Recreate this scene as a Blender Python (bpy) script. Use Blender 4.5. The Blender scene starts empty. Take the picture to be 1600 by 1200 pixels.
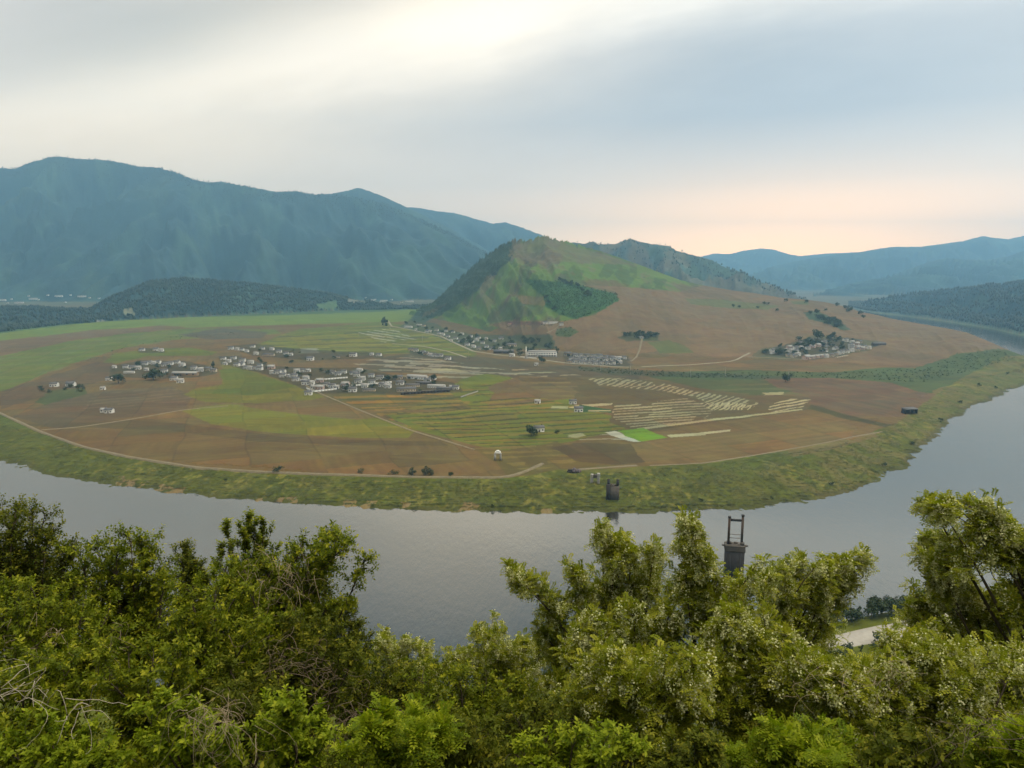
import bpy, math, random
import numpy as np
from mathutils import Vector

random.seed(7)
S = bpy.context.scene
COL = S.collection
R = math.radians

# ------------------------------------------------------------------ camera
CAMZ, FPX = 150.0, 1100.0
PITCH = math.atan(170.0 / FPX)
CP, SP = math.cos(PITCH), math.sin(PITCH)
cd = bpy.data.cameras.new('camera')
cam = bpy.data.objects.new('camera', cd)
COL.objects.link(cam)
cd.sensor_width = 36.0
cd.lens = 36.0 * FPX / 1600.0
cd.clip_start, cd.clip_end = 0.3, 40000.0
cam.location = (0, 0, CAMZ)
cam.rotation_euler = (math.pi / 2 - PITCH, 0, 0)
S.camera = cam

# ------------------------------------------------------------------ exposure, render
S.view_settings.view_transform = 'Standard'
S.view_settings.look = 'None'
S.view_settings.gamma = 1.0
S.view_settings.use_curve_mapping = False
S.view_settings.exposure = 0.2
S.cycles.max_bounces = 6
S.cycles.diffuse_bounces = 3
S.cycles.glossy_bounces = 2
S.cycles.transmission_bounces = 3
S.cycles.transparent_max_bounces = 4
S.cycles.volume_bounces = 3
S.cycles.caustics_reflective = False
S.cycles.caustics_refractive = False

SUN_EL, SUN_AZ = R(38), R(80)          # azimuth clockwise from the view direction
sund = Vector((math.sin(SUN_AZ) * math.cos(SUN_EL), math.cos(SUN_AZ) * math.cos(SUN_EL), math.sin(SUN_EL)))
sl = bpy.data.lights.new('sun', 'SUN')
sl.energy, sl.angle, sl.color = 1.5, R(14), (1.0, 0.9, 0.74)
so = bpy.data.objects.new('sun', sl)
so.rotation_euler = sund.to_track_quat('Z', 'Y').to_euler()
COL.objects.link(so)


def dir_of(u, v):
    x, y = (u - 800) / FPX, (600 - v) / FPX
    return Vector((x, CP + y * SP, -SP + y * CP)).normalized()


def pix(u, v):
    """pixel -> (X/Y, (Z-CAMZ)/Y)"""
    x, y = (np.asarray(u, float) - 800) / FPX, (600 - np.asarray(v, float)) / FPX
    d = CP + y * SP
    return x / d, (-SP + y * CP) / d


def proj(X, Y, Z):
    z = Z - CAMZ
    dep = Y * CP - z * SP
    return 800 + FPX * X / dep, 600 - FPX * (Y * SP + z * CP) / dep


# ------------------------------------------------------------------ world: hazy evening sky under soft cloud
class NT:
    def __init__(s, tree):
        s.t = tree

    def n(s, typ, **kw):
        nd = s.t.nodes.new(typ)
        for k, v in kw.items():
            setattr(nd, k, v)
        return nd

    def put(s, sock, v):
        if isinstance(v, bpy.types.NodeSocket):
            s.t.links.new(v, sock)
        else:
            sock.default_value = v

    def m(s, op, a, b=0.0, c=0.0, clamp=False):
        nd = s.n('ShaderNodeMath', operation=op, use_clamp=clamp)
        s.put(nd.inputs[0], a)
        s.put(nd.inputs[1], b)
        s.put(nd.inputs[2], c)
        return nd.outputs[0]

    def dot(s, v, d):
        nd = s.n('ShaderNodeVectorMath', operation='DOT_PRODUCT')
        s.put(nd.inputs[0], v)
        nd.inputs[1].default_value = tuple(d)
        return nd.outputs['Value']

    def gauss(s, x, c, w):
        q = s.m('DIVIDE', s.m('SUBTRACT', x, c), w)
        return s.m('EXPONENT', s.m('MULTIPLY', s.m('MULTIPLY', q, q), -1.0))

    def noise(s, vec, scale, detail=4, rough=0.55):
        nd = s.n('ShaderNodeTexNoise')
        s.put(nd.inputs['Vector'], vec)
        nd.inputs['Scale'].default_value = scale
        nd.inputs['Detail'].default_value = detail
        nd.inputs['Roughness'].default_value = rough
        return nd.outputs['Fac']

    def mapping(s, vec, scale=(1, 1, 1), rot=(0, 0, 0), loc=(0, 0, 0)):
        nd = s.n('ShaderNodeMapping')
        s.put(nd.inputs['Vector'], vec)
        nd.inputs['Scale'].default_value = scale
        nd.inputs['Rotation'].default_value = rot
        nd.inputs['Location'].default_value = loc
        return nd.outputs[0]

    def mix(s, f, a, b, mode='MIX'):
        nd = s.n('ShaderNodeMix', data_type='RGBA', blend_type=mode)
        s.put(nd.inputs[0], f)
        s.put(nd.inputs[6], a)
        s.put(nd.inputs[7], b)
        return nd.outputs[2]

    def ramp(s, f, stops):
        nd = s.n('ShaderNodeValToRGB')
        e = nd.color_ramp.elements
        while len(e) > 1:
            e.remove(e[-1])
        for i, (p, c) in enumerate(stops):
            el = e[0] if i == 0 else e.new(p)
            el.position = p
            el.color = (*c, 1) if len(c) == 3 else c
        s.put(nd.inputs[0], f)
        return nd.outputs[0]


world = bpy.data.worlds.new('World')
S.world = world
world.use_nodes = True
wt = world.node_tree
wt.nodes.clear()
W = NT(wt)
gen = W.n('ShaderNodeTexCoord').outputs['Generated']
sepn = W.n('ShaderNodeSeparateXYZ')
wt.links.new(gen, sepn.inputs[0])
dz = sepn.outputs[2]
# cloud streaks run along the great circle through these two directions
p1, p2 = dir_of(0, 196), dir_of(1060, -8)
nrm = p1.cross(p2).normalized()
if nrm.z < 0:
    nrm = -nrm
tan_ = (p2 - p1).normalized()
cmid = dir_of(700, 60)
al = W.dot(gen, tan_)
ac0 = W.dot(gen, nrm)
comb = W.n('ShaderNodeCombineXYZ')
wt.links.new(al, comb.inputs[0])
wt.links.new(ac0, comb.inputs[1])
cl = comb.outputs[0]
nz1 = W.m('SUBTRACT', W.noise(W.mapping(cl, scale=(1.6, 5.0, 1)), 1.3, 4, 0.55), 0.5)
nz2 = W.m('SUBTRACT', W.noise(W.mapping(cl, scale=(3.0, 12.0, 1), loc=(3, 1, 0)), 1.5, 5, 0.6), 0.5)
ac = W.m('ADD', ac0, W.m('ADD', W.m('MULTIPLY', nz1, 0.07), W.m('MULTIPLY', nz2, 0.03)))


def al_of(u, v):
    return dir_of(u, v).dot(tan_)


def ac_of(u, v):
    return dir_of(u, v).dot(nrm)


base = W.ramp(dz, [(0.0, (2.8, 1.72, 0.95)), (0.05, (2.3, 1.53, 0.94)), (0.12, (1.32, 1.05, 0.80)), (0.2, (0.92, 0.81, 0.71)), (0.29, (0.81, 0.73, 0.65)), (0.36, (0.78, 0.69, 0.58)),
                   (0.43, (0.44, 0.40, 0.36)), (0.50, (0.15, 0.15, 0.15)), (0.60, (0.17, 0.17, 0.17)), (0.72, (0.45, 0.43, 0.38)), (0.84, (2.9, 2.72, 2.35)), (1.0, (3.4, 3.2, 2.75))])  # topmost stops brightened overhead, out of view, to light the foreground leaves


def add_lobe(c, f, rgb):
    mul = W.n('ShaderNodeVectorMath', operation='SCALE')
    mul.inputs[0].default_value = rgb
    W.put(mul.inputs['Scale'], f)
    ad = W.n('ShaderNodeVectorMath', operation='ADD')
    W.put(ad.inputs[0], c)
    W.put(ad.inputs[1], mul.outputs[0])
    return ad.outputs[0]


# bright break along the streak, wide above, tight below
br1 = W.m('MULTIPLY', W.gauss(ac, 0.008, 0.044), W.gauss(al, al_of(1000, 0), 0.75))
br2 = W.m('MULTIPLY', W.gauss(ac, -0.02, 0.11), W.gauss(al, al_of(220, 190), 0.45))
bl = W.m('MULTIPLY', W.gauss(ac, ac_of(1000, 190), 0.095), W.gauss(al, al_of(1000, 190), 0.50))
dk = W.m('MULTIPLY', W.gauss(ac, ac_of(200, 55), 0.055), W.gauss(al, al_of(200, 55), 0.20))
sky = add_lobe(base, br1, (0.50, 0.44, 0.35))
sky = add_lobe(sky, br2, (0.22, 0.145, 0.02))
sky = add_lobe(sky, bl, (-0.23, -0.15, -0.075))
sky = add_lobe(sky, dk, (-0.24, -0.18, -0.13))
wd = dir_of(1270, 392)
hx = Vector((wd.y, -wd.x, 0)).normalized()
warm = W.m('MULTIPLY', W.gauss(W.dot(gen, hx), 0.0, 0.30), W.m('MULTIPLY', W.gauss(dz, 0.03, 0.07), W.m('GREATER_THAN', W.dot(gen, (wd.x, wd.y, 0)), 0.0)))
sky = add_lobe(sky, warm, (2.8, 1.1, 0.05))
brw = dir_of(720, -45)
sky = add_lobe(sky, W.gauss(W.dot(gen, brw), 1.0, 0.008), (0.18, 0.14, 0.08))
blw = dir_of(1330, -150)
sky = add_lobe(sky, W.gauss(W.dot(gen, blw), 1.0, 0.045), (-0.14, -0.085, -0.03))
sky = add_lobe(sky, nz2, (0.14, 0.13, 0.12))
sky = add_lobe(sky, nz1, (0.18, 0.16, 0.14))
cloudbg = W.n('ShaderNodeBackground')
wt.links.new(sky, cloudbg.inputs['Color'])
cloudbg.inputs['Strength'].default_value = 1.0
nish = W.n('ShaderNodeTexSky', sky_type='NISHITA', sun_disc=False, sun_elevation=SUN_EL, sun_rotation=SUN_AZ)
nbg = W.n('ShaderNodeBackground')
wt.links.new(nish.outputs[0], nbg.inputs['Color'])
nbg.inputs['Strength'].default_value = 0.08
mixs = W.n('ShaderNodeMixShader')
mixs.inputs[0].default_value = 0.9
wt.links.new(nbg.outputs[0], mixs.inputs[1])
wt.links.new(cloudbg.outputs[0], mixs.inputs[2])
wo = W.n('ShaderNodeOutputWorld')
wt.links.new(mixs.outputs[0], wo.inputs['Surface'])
world.cycles.sampling_method = 'MANUAL'
world.cycles.sample_map_resolution = 512


# ------------------------------------------------------------------ noise, polygons
def hsh(ix, iy, seed=0):
    n = (ix.astype(np.int64) * 374761393 + iy.astype(np.int64) * 668265263 + seed * 974711) & 0xFFFFFFFF
    n = ((n ^ (n >> 13)) * 1274126177) & 0xFFFFFFFF
    n = ((n ^ (n >> 16)) * 2246822519) & 0xFFFFFFFF
    return ((n ^ (n >> 15)) & 0xFFFFFF) / float(0xFFFFFF)


def vn(x, y, seed=0):
    ix, iy = np.floor(x), np.floor(y)
    fx, fy = x - ix, y - iy
    fx, fy = fx * fx * (3 - 2 * fx), fy * fy * (3 - 2 * fy)
    a, b = hsh(ix, iy, seed), hsh(ix + 1, iy, seed)
    c, d = hsh(ix, iy + 1, seed), hsh(ix + 1, iy + 1, seed)
    return (a + (b - a) * fx) * (1 - fy) + (c + (d - c) * fx) * fy


def fbm(x, y, o=4, seed=0, g=0.5):
    t, amp, tot = 0, 1.0, 0
    for i in range(o):
        t = t + amp * vn(x * 2 ** i + 17.3 * i, y * 2 ** i - 9.1 * i, seed + i)
        tot += amp
        amp *= g
    return t / tot          # 0..1


def inpoly(x, y, poly):
    P = np.asarray(poly, float)
    res = np.zeros(x.shape, bool)
    bb = (x >= P[:, 0].min()) & (x <= P[:, 0].max()) & (y >= P[:, 1].min()) & (y <= P[:, 1].max())
    idx = np.nonzero(bb)
    if len(idx[0]) == 0:
        return res
    xx, yy = x[idx], y[idx]
    r = np.zeros(xx.shape, bool)
    n = len(P)
    for i in range(n):
        x0, y0 = P[i]
        x1, y1 = P[(i + 1) % n]
        if y0 == y1:
            continue
        c = ((y0 > yy) != (y1 > yy)) & (xx < (x1 - x0) * (yy - y0) / (y1 - y0) + x0)
        r ^= c
    res[idx] = r
    return res


def polydist(x, y, P, closed=True):
    P = np.asarray(P, float)
    d2 = np.full(x.shape, 1e18)
    n = len(P)
    for i in range(n if closed else n - 1):
        x0, y0 = P[i]
        x1, y1 = P[(i + 1) % n]
        ex, ey = x1 - x0, y1 - y0
        L = ex * ex + ey * ey + 1e-9
        t = np.clip(((x - x0) * ex + (y - y0) * ey) / L, 0, 1)
        dx, dy = x - x0 - t * ex, y - y0 - t * ey
        np.minimum(d2, dx * dx + dy * dy, out=d2)
    return np.sqrt(d2)


def sstep(a, b, x):
    t = np.clip((x - a) / (b - a), 0, 1)
    return t * t * (3 - 2 * t)


# ------------------------------------------------------------------ mesh helpers
def make_mesh(name, V, faces, mats, mi=None, smooth=False, cols=None, tint=None):
    """faces: list of int arrays (n,k); one mesh object data"""
    V = np.ascontiguousarray(V, np.float32).reshape(-1, 3)
    faces = [np.asarray(f, np.int32) for f in faces if len(f)]
    me = bpy.data.meshes.new(name)
    me.vertices.add(len(V))
    me.vertices.foreach_set('co', V.ravel())
    nl = sum(f.size for f in faces)
    me.loops.add(nl)
    me.loops.foreach_set('vertex_index', np.concatenate([f.ravel() for f in faces]))
    tot = np.concatenate([np.full(len(f), f.shape[1], np.int32) for f in faces])
    st = np.concatenate([[0], np.cumsum(tot)[:-1]]).astype(np.int32)
    me.polygons.add(len(tot))
    me.polygons.foreach_set('loop_start', st)
    me.polygons.foreach_set('loop_total', tot)
    if smooth:
        me.polygons.foreach_set('use_smooth', np.ones(len(tot), bool))
    for m_ in (mats if isinstance(mats, (list, tuple)) else [mats]):
        me.materials.append(m_)
    if mi is not None:
        me.polygons.foreach_set('material_index', np.asarray(mi, np.int32))
    me.update(calc_edges=True)
    if cols is not None:
        at = me.attributes.new('cover', 'FLOAT_COLOR', 'POINT')
        at.data.foreach_set('color', np.ascontiguousarray(cols, np.float32).ravel())
    if tint is not None:
        at = me.attributes.new('tint', 'FLOAT', 'POINT')
        at.data.foreach_set('value', np.ascontiguousarray(tint, np.float32))
    return me


def link(name, me, parent=None, **props):
    o = bpy.data.objects.new(name, me)
    COL.objects.link(o)
    if parent is not None:
        o.parent = parent
    for k, v in props.items():
        o[k] = v
    return o


def empty(name, loc, label, cat, group=None, rz=0.0):
    o = bpy.data.objects.new(name, None)
    o.empty_display_size = 0.5
    o.location = loc
    o.rotation_euler = (0, 0, rz)
    COL.objects.link(o)
    o['label'] = label
    o['category'] = cat
    if group:
        o['group'] = group
    return o


def grid_faces(nr, nc, keep=None):
    i = np.arange(nr * nc).reshape(nr, nc)
    q = np.stack([i[:-1, :-1], i[:-1, 1:], i[1:, 1:], i[1:, :-1]], -1)
    if keep is not None:
        q = q[keep]
    return q.reshape(-1, 4)


class MB:
    """collects boxes, prisms and tubes for one mesh"""
    def __init__(s):
        s.v, s.f, s.n = [], {}, 0

    def add(s, V, F):
        V = np.asarray(V, float)
        for f in F:
            s.f.setdefault(len(f), []).append([k + s.n for k in f])
        s.v.append(V)
        s.n += len(V)

    def box(s, c, d, rz=0.0, taper=1.0):
        x, y, z = d[0] / 2, d[1] / 2, d[2] / 2
        V = []
        for sz, k in ((-1, 1.0), (1, taper)):
            for sx, sy in ((-1, -1), (1, -1), (1, 1), (-1, 1)):
                V.append((sx * x * k, sy * y * k, sz * z))
        V = np.array(V)
        c_, s_ = math.cos(rz), math.sin(rz)
        V = np.stack([V[:, 0] * c_ - V[:, 1] * s_, V[:, 0] * s_ + V[:, 1] * c_, V[:, 2]], 1) + np.array(c)
        s.add(V, [(3, 2, 1, 0), (4, 5, 6, 7), (0, 1, 5, 4), (1, 2, 6, 5), (2, 3, 7, 6), (3, 0, 4, 7)])
        return s

    def tube(s, pts, radii, sides=5, cap=True):
        pts = np.asarray(pts, float)
        n = len(pts)
        radii = np.broadcast_to(np.asarray(radii, float), (n,))
        t = np.gradient(pts, axis=0)
        t /= np.linalg.norm(t, axis=1, keepdims=True) + 1e-9
        ref = np.array([0.31, 0.17, 0.93]) if abs(t[0, 2]) < 0.9 else np.array([0.95, 0.2, 0.1])
        a = np.cross(t, ref)
        a /= np.linalg.norm(a, axis=1, keepdims=True) + 1e-9
        b = np.cross(t, a)
        ang = np.arange(sides) * 2 * math.pi / sides
        V = pts[:, None, :] + radii[:, None, None] * (np.cos(ang)[None, :, None] * a[:, None, :] + np.sin(ang)[None, :, None] * b[:, None, :])
        F = []
        for i in range(n - 1):
            for j in range(sides):
                k = (j + 1) % sides
                F.append((i * sides + j, i * sides + k, (i + 1) * sides + k, (i + 1) * sides + j))
        s.add(V.reshape(-1, 3), F)
        if cap:
            s.f.setdefault(sides, []).append([s.n - sides + j for j in range(sides)])
            s.f.setdefault(sides, []).append([s.n - n * sides + j for j in reversed(range(sides))])
        return s

    def mesh(s, name, mat, smooth=False):
        return make_mesh(name, np.concatenate(s.v), [np.array(f) for f in s.f.values()], mat, smooth=smooth)


# ------------------------------------------------------------------ materials
def lin(c):
    c = np.asarray(c, float) / 255.0
    return np.where(c <= 0.04045, c / 12.92, ((c + 0.055) / 1.055) ** 2.4)


def new_mat(name):
    m = bpy.data.materials.new(name)
    m.use_nodes = True
    m.node_tree.nodes.clear()
    T = NT(m.node_tree)
    out = T.n('ShaderNodeOutputMaterial')
    return m, T, out


def principled(T, out, color, rough=0.85, spec=0.25, normal=None):
    b = T.n('ShaderNodeBsdfPrincipled')
    T.put(b.inputs['Base Color'], color)
    T.put(b.inputs['Roughness'], rough)
    T.put(b.inputs['Specular IOR Level'], spec)
    if normal is not None:
        T.put(b.inputs['Normal'], normal)
    T.t.links.new(b.outputs[0], out.inputs['Surface'])
    return b


def mottled(name, c, var=0.25, scale=0.8, rough=0.85, spec=0.25, detail=5, bump=0.0):
    """plain surface with stains and wear: two scales of noise on one colour"""
    m, T, out = new_mat(name)
    co = T.n('ShaderNodeTexCoord').outputs['Object']
    n1 = T.noise(co, scale, detail, 0.6)
    n2 = T.noise(co, scale * 7, 3, 0.6)
    f = T.m('ADD', T.m('MULTIPLY', n1, 0.65), T.m('MULTIPLY', n2, 0.35))
    lo = tuple(x * (1 - var) for x in c)
    hi = tuple(min(1, x * (1 + var)) for x in c)
    col = T.ramp(f, [(0.3, lo), (0.7, hi)])
    nrm = None
    if bump:
        bp = T.n('ShaderNodeBump')
        bp.inputs['Strength'].default_value = bump
        bp.inputs['Distance'].default_value = 0.1
        T.put(bp.inputs['Height'], n2)
        nrm = bp.outputs[0]
    principled(T, out, col, rough, spec, nrm)
    return m


def cover_mat(name, s1, s2, s3, amp, bump_d=0.6):
    """land cover: the colour comes from the cover attribute, broken up by three scales of noise"""
    m, T, out = new_mat(name)
    co = T.n('ShaderNodeTexCoord').outputs['Object']
    at = T.n('ShaderNodeAttribute', attribute_name='cover')
    n1 = T.noise(co, s1, 4, 0.6)
    n2 = T.noise(co, s2, 4, 0.6)
    n3 = T.noise(co, s3, 3, 0.6)
    f = T.m('ADD', T.m('ADD', T.m('MULTIPLY', n1, 0.4), T.m('MULTIPLY', n2, 0.35)), T.m('MULTIPLY', n3, 0.25))
    k = T.n('ShaderNodeMapRange')
    T.put(k.inputs[0], f)
    k.inputs[1].default_value, k.inputs[2].default_value = 0.3, 0.7
    k.inputs[3].default_value, k.inputs[4].default_value = 1 - amp, 1 + amp
    sc = T.n('ShaderNodeVectorMath', operation='SCALE')
    T.put(sc.inputs[0], at.outputs['Color'])
    T.put(sc.inputs['Scale'], k.outputs[0])
    hs = T.n('ShaderNodeHueSaturation')
    T.put(hs.inputs['Color'], sc.outputs[0])
    T.put(hs.inputs['Hue'], T.m('ADD', 0.5, T.m('MULTIPLY', T.m('SUBTRACT', n2, 0.5), 0.06)))
    bp = T.n('ShaderNodeBump')
    bp.inputs['Strength'].default_value = 0.6
    bp.inputs['Distance'].default_value = bump_d
    T.put(bp.inputs['Height'], f)
    rough = T.m('SUBTRACT', 0.9, T.m('MULTIPLY', at.outputs['Alpha'], 0.6))
    principled(T, out, hs.outputs[0], rough, 0.2, bp.outputs[0])
    return m


M_LAND = cover_mat('farmland', 0.012, 0.05, 0.25, 0.20)
M_MOUNT = cover_mat('wooded_slopes', 0.004, 0.014, 0.06, 0.6, 16.0)
M_HILLSIDE = cover_mat('hillside_soil', 0.3, 1.2, 6.0, 0.35, 0.1)


def water_mat():
    m, T, out = new_mat('river_water')
    co = T.n('ShaderNodeTexCoord').outputs['Object']
    w1 = T.noise(T.mapping(co, scale=(1.0, 0.28, 1), rot=(0, 0, R(22))), 0.55, 4, 0.65)
    w2 = T.noise(T.mapping(co, scale=(1.0, 0.5, 1), rot=(0, 0, R(-14))), 0.09, 3, 0.6)
    patch = T.noise(T.mapping(co, scale=(0.4, 1.0, 1), rot=(0, 0, R(12))), 0.013, 4, 0.6)
    h = T.m('ADD', T.m('MULTIPLY', w1, T.m('ADD', 0.25, T.m('MULTIPLY', patch, 1.2))), T.m('MULTIPLY', w2, 0.8))
    bp = T.n('ShaderNodeBump')
    bp.inputs['Strength'].default_value = 0.3
    bp.inputs['Distance'].default_value = 0.35
    T.put(bp.inputs['Height'], h)
    dif = T.n('ShaderNodeBsdfDiffuse')
    dif.inputs['Color'].default_value = (0.016, 0.017, 0.014, 1)
    gl = T.n('ShaderNodeBsdfGlossy')
    gl.inputs['Color'].default_value = (1.0, 0.955, 0.88, 1)
    T.put(gl.inputs['Roughness'], T.m('ADD', 0.02, T.m('MULTIPLY', patch, 0.10)))
    T.put(gl.inputs['Normal'], bp.outputs[0])
    fr = T.n('ShaderNodeFresnel')
    fr.inputs['IOR'].default_value = 4.0
    T.put(fr.inputs['Normal'], bp.outputs[0])
    mx = T.n('ShaderNodeMixShader')
    T.put(mx.inputs[0], fr.outputs[0])
    T.t.links.new(dif.outputs[0], mx.inputs[1])
    T.t.links.new(gl.outputs[0], mx.inputs[2])
    T.t.links.new(mx.outputs[0], out.inputs['Surface'])
    return m


M_WATER = water_mat()

# ------------------------------------------------------------------ terrain of the river bend
def plane_pt(u, v, z=0.0):
    a, s = pix(u, v)
    Y = (z - CAMZ) / s
    return float(a * Y), float(Y)


def apt(u, Y):
    a = float(pix(u, 430)[0])
    return a * Y, Y


SHORE = [plane_pt(u, v) for u, v in [
    (-900, 560), (-600, 620), (-300, 668), (-120, 698), (0, 722), (60, 738), (130, 751), (200, 762), (330, 775), (420, 782), (500, 789), (600, 795),
    (700, 798), (800, 800), (930, 801), (1050, 800), (1150, 796), (1220, 789), (1280, 780), (1340, 763), (1380, 745), (1420, 722),
    (1440, 695), (1465, 680), (1485, 655), (1510, 640), (1550, 622), (1580, 608), (1600, 603), (1660, 592)]]
SHORE += [apt(1760, 1090), apt(1740, 1230), apt(1640, 1300), apt(1600, 1330), apt(1540, 1480), apt(1480, 1660), apt(1400, 2000), apt(1350, 2250), apt(1300, 2700), apt(1200, 3300), apt(600, 3600), apt(-200, 3400), apt(-900, 2600)]
SHORE = np.array(SHORE)


def tab(pts, k=1):
    """[(u, v, ...)] -> a, column"""
    P = np.array(pts, float)
    a, s = pix(P[:, 0], P[:, 1])
    return a, s, P[:, 2:]


# hill in the middle and the long shoulder beside it: skyline (u, v, Y of the crest, Y of the foot)
HILL = tab([(640, 500, 2700, 2560), (655, 492, 2720, 2500), (668, 480, 2700, 2420), (685, 465, 2660, 2320), (700, 450, 2620, 2200), (720, 432, 2560, 2080), (740, 414, 2500, 1950), (760, 398, 2440, 1820),
            (780, 384, 2380, 1700), (792, 378, 2360, 1640), (803, 374, 2350, 1590), (812, 375, 2350, 1540), (820, 377, 2350, 1500), (830, 373, 2350, 1470), (840, 370, 2340, 1440), (850, 369, 2330, 1410),
            (862, 372, 2330, 1380), (875, 374, 2320, 1350), (895, 381, 2310, 1320), (920, 387, 2300, 1290), (950, 396, 2280, 1270), (1000, 414, 2250, 1250), (1040, 429, 2230, 1240),
            (1065, 438, 2220, 1230), (1100, 446, 2200, 1220), (1140, 453, 2150, 1210), (1180, 458, 2080, 1200), (1220, 465, 2000, 1180), (1260, 468, 1930, 1160), (1290, 472, 1880, 1150), (1320, 479, 1830, 1140),
            (1345, 487, 1790, 1130), (1370, 492, 1740, 1120), (1400, 499, 1680, 1110), (1440, 506, 1580, 1110), (1480, 513, 1470, 1100), (1510, 519, 1390, 1090), (1540, 531, 1310, 1080), (1570, 544, 1240, 1060),
            (1600, 556, 1170, 1040), (1650, 570, 1120, 1030), (1720, 585, 1080, 1020)])


def zpen(a, Y, full=False):
    a, Y = np.broadcast_arrays(np.asarray(a, float), np.asarray(Y, float))
    X = a * Y
    ha, hs, hp = HILL
    Ys, Yf = np.interp(a, ha, hp[:, 0]), np.interp(a, ha, hp[:, 1])
    zs = CAMZ + np.interp(a, ha, hs) * Ys 
    zpl = 5.0 + 1.6 * (fbm(X / 180, Y / 180, 3, 5) - 0.5) + 1.5 * sstep(700, 1500, Y)
    on = (a > ha[0]) & (a < ha[-1])
    t = (Y - Yf) / (Ys - Yf)
    tc = np.clip(t, 0, 1)
    steep = sstep(0.10, 0.02, a)             # the hill itself, against the low shoulder
    g = np.where(True, tc * (1 - 0.35 * steep * (1 - tc)), tc)
    zs = zs + (vn(a * 420, a * 0, 12) + vn(a * 1000, a * 0, 13) - 1) * 11 * sstep(0.16, 0.04, a) * sstep(-0.12, -0.08, a) * sstep(0.93, 1.0, t)
    gul = np.abs(fbm(a * 26 + tc * 1.2, tc * 2.2 + a * 6, 4, 31) - 0.5) * 2
    rel = (0.35 - gul) * (12 + 85 * steep) * np.clip(tc * (1 - tc) * 3.2, 0, 1)
    rel += (fbm(X / 38, Y / 55, 4, 44) - 0.5) * 17 * np.clip(tc * 3, 0, 1) * (0.4 + steep)
    zh = zpl + (zs - zpl) * g + rel * (1 - sstep(0.86, 1.0, tc))
    zb = zs - (Y - Ys) * 0.42
    zh = np.where(t > 1, zb, zh)
    hill = np.where(on & (t > 0), np.maximum(zpl, zh), zpl)
    hill = np.where(on & (t > 1), np.maximum(zb, np.minimum(zpl, 5)), hill)
    sd = polydist(X, Y, SHORE)
    ins = inpoly(X, Y, SHORE)
    sd = np.where(ins, sd, -sd)
    sd = sd + (fbm(X / 22, Y / 22, 4, 3) - 0.5) * 16 + (fbm(X / 4, Y / 4, 3, 8) - 0.5) * 9
    bank = np.clip(sd / 9.0, -1.5, 1) * 1.9 + sstep(9, 55, sd) * 3.0
    z = np.where(sd > 55, hill, np.minimum(hill, np.maximum(bank, -3)))
    z = np.where((sd > 9) & (sd <= 55) & (hill > 8), np.maximum(z, bank + (hill - bank) * sstep(9, 55, sd)), z)
    if full:
        return z, sd, t, on
    return z


def hit(u, v, y0=330.0, y1=3300.0):
    """where the photo's pixel meets the land of the river bend"""
    a, s = pix(u, v)
    Ys = np.linspace(y0, y1, 1500)
    z = zpen(np.full(Ys.shape, a), Ys)
    d = CAMZ + s * Ys - z
    k = np.nonzero(d <= 0)[0]
    k = k[0] if len(k) else len(Ys) - 1
    Y = Ys[k]
    if 0 < k:
        f = d[k - 1] / (d[k - 1] - d[k] + 1e-9)
        Y = Ys[k - 1] + f * (Ys[k] - Ys[k - 1])
    zz = float(zpen(np.array([a]), np.array([Y]))[0])
    return np.array([float(a) * Y, Y, zz])


KL = 0.80       # sky and sun together on level ground


def C(r, g, b):
    return np.minimum(lin((r, g, b)) / KL, 0.85)


BROWN, DKBROWN, PURP = C(138, 112, 66), C(110, 92, 58), C(124, 104, 76)
SLOPE, ORANGE, TAN = C(148, 122, 90), C(148, 122, 76), C(176, 156, 112)
BANK, MIDG, YEL, FARG = C(112, 118, 26), C(122, 130, 36), C(140, 136, 44), C(132, 154, 54)
OLIVE, CREAM, RICE, GREY = C(112, 108, 56), C(196, 188, 152), C(132, 172, 32), C(188, 192, 182)
DKGREEN, HILLG, HILLB = C(66, 104, 50), C(118, 148, 58), C(74, 98, 62)


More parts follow.
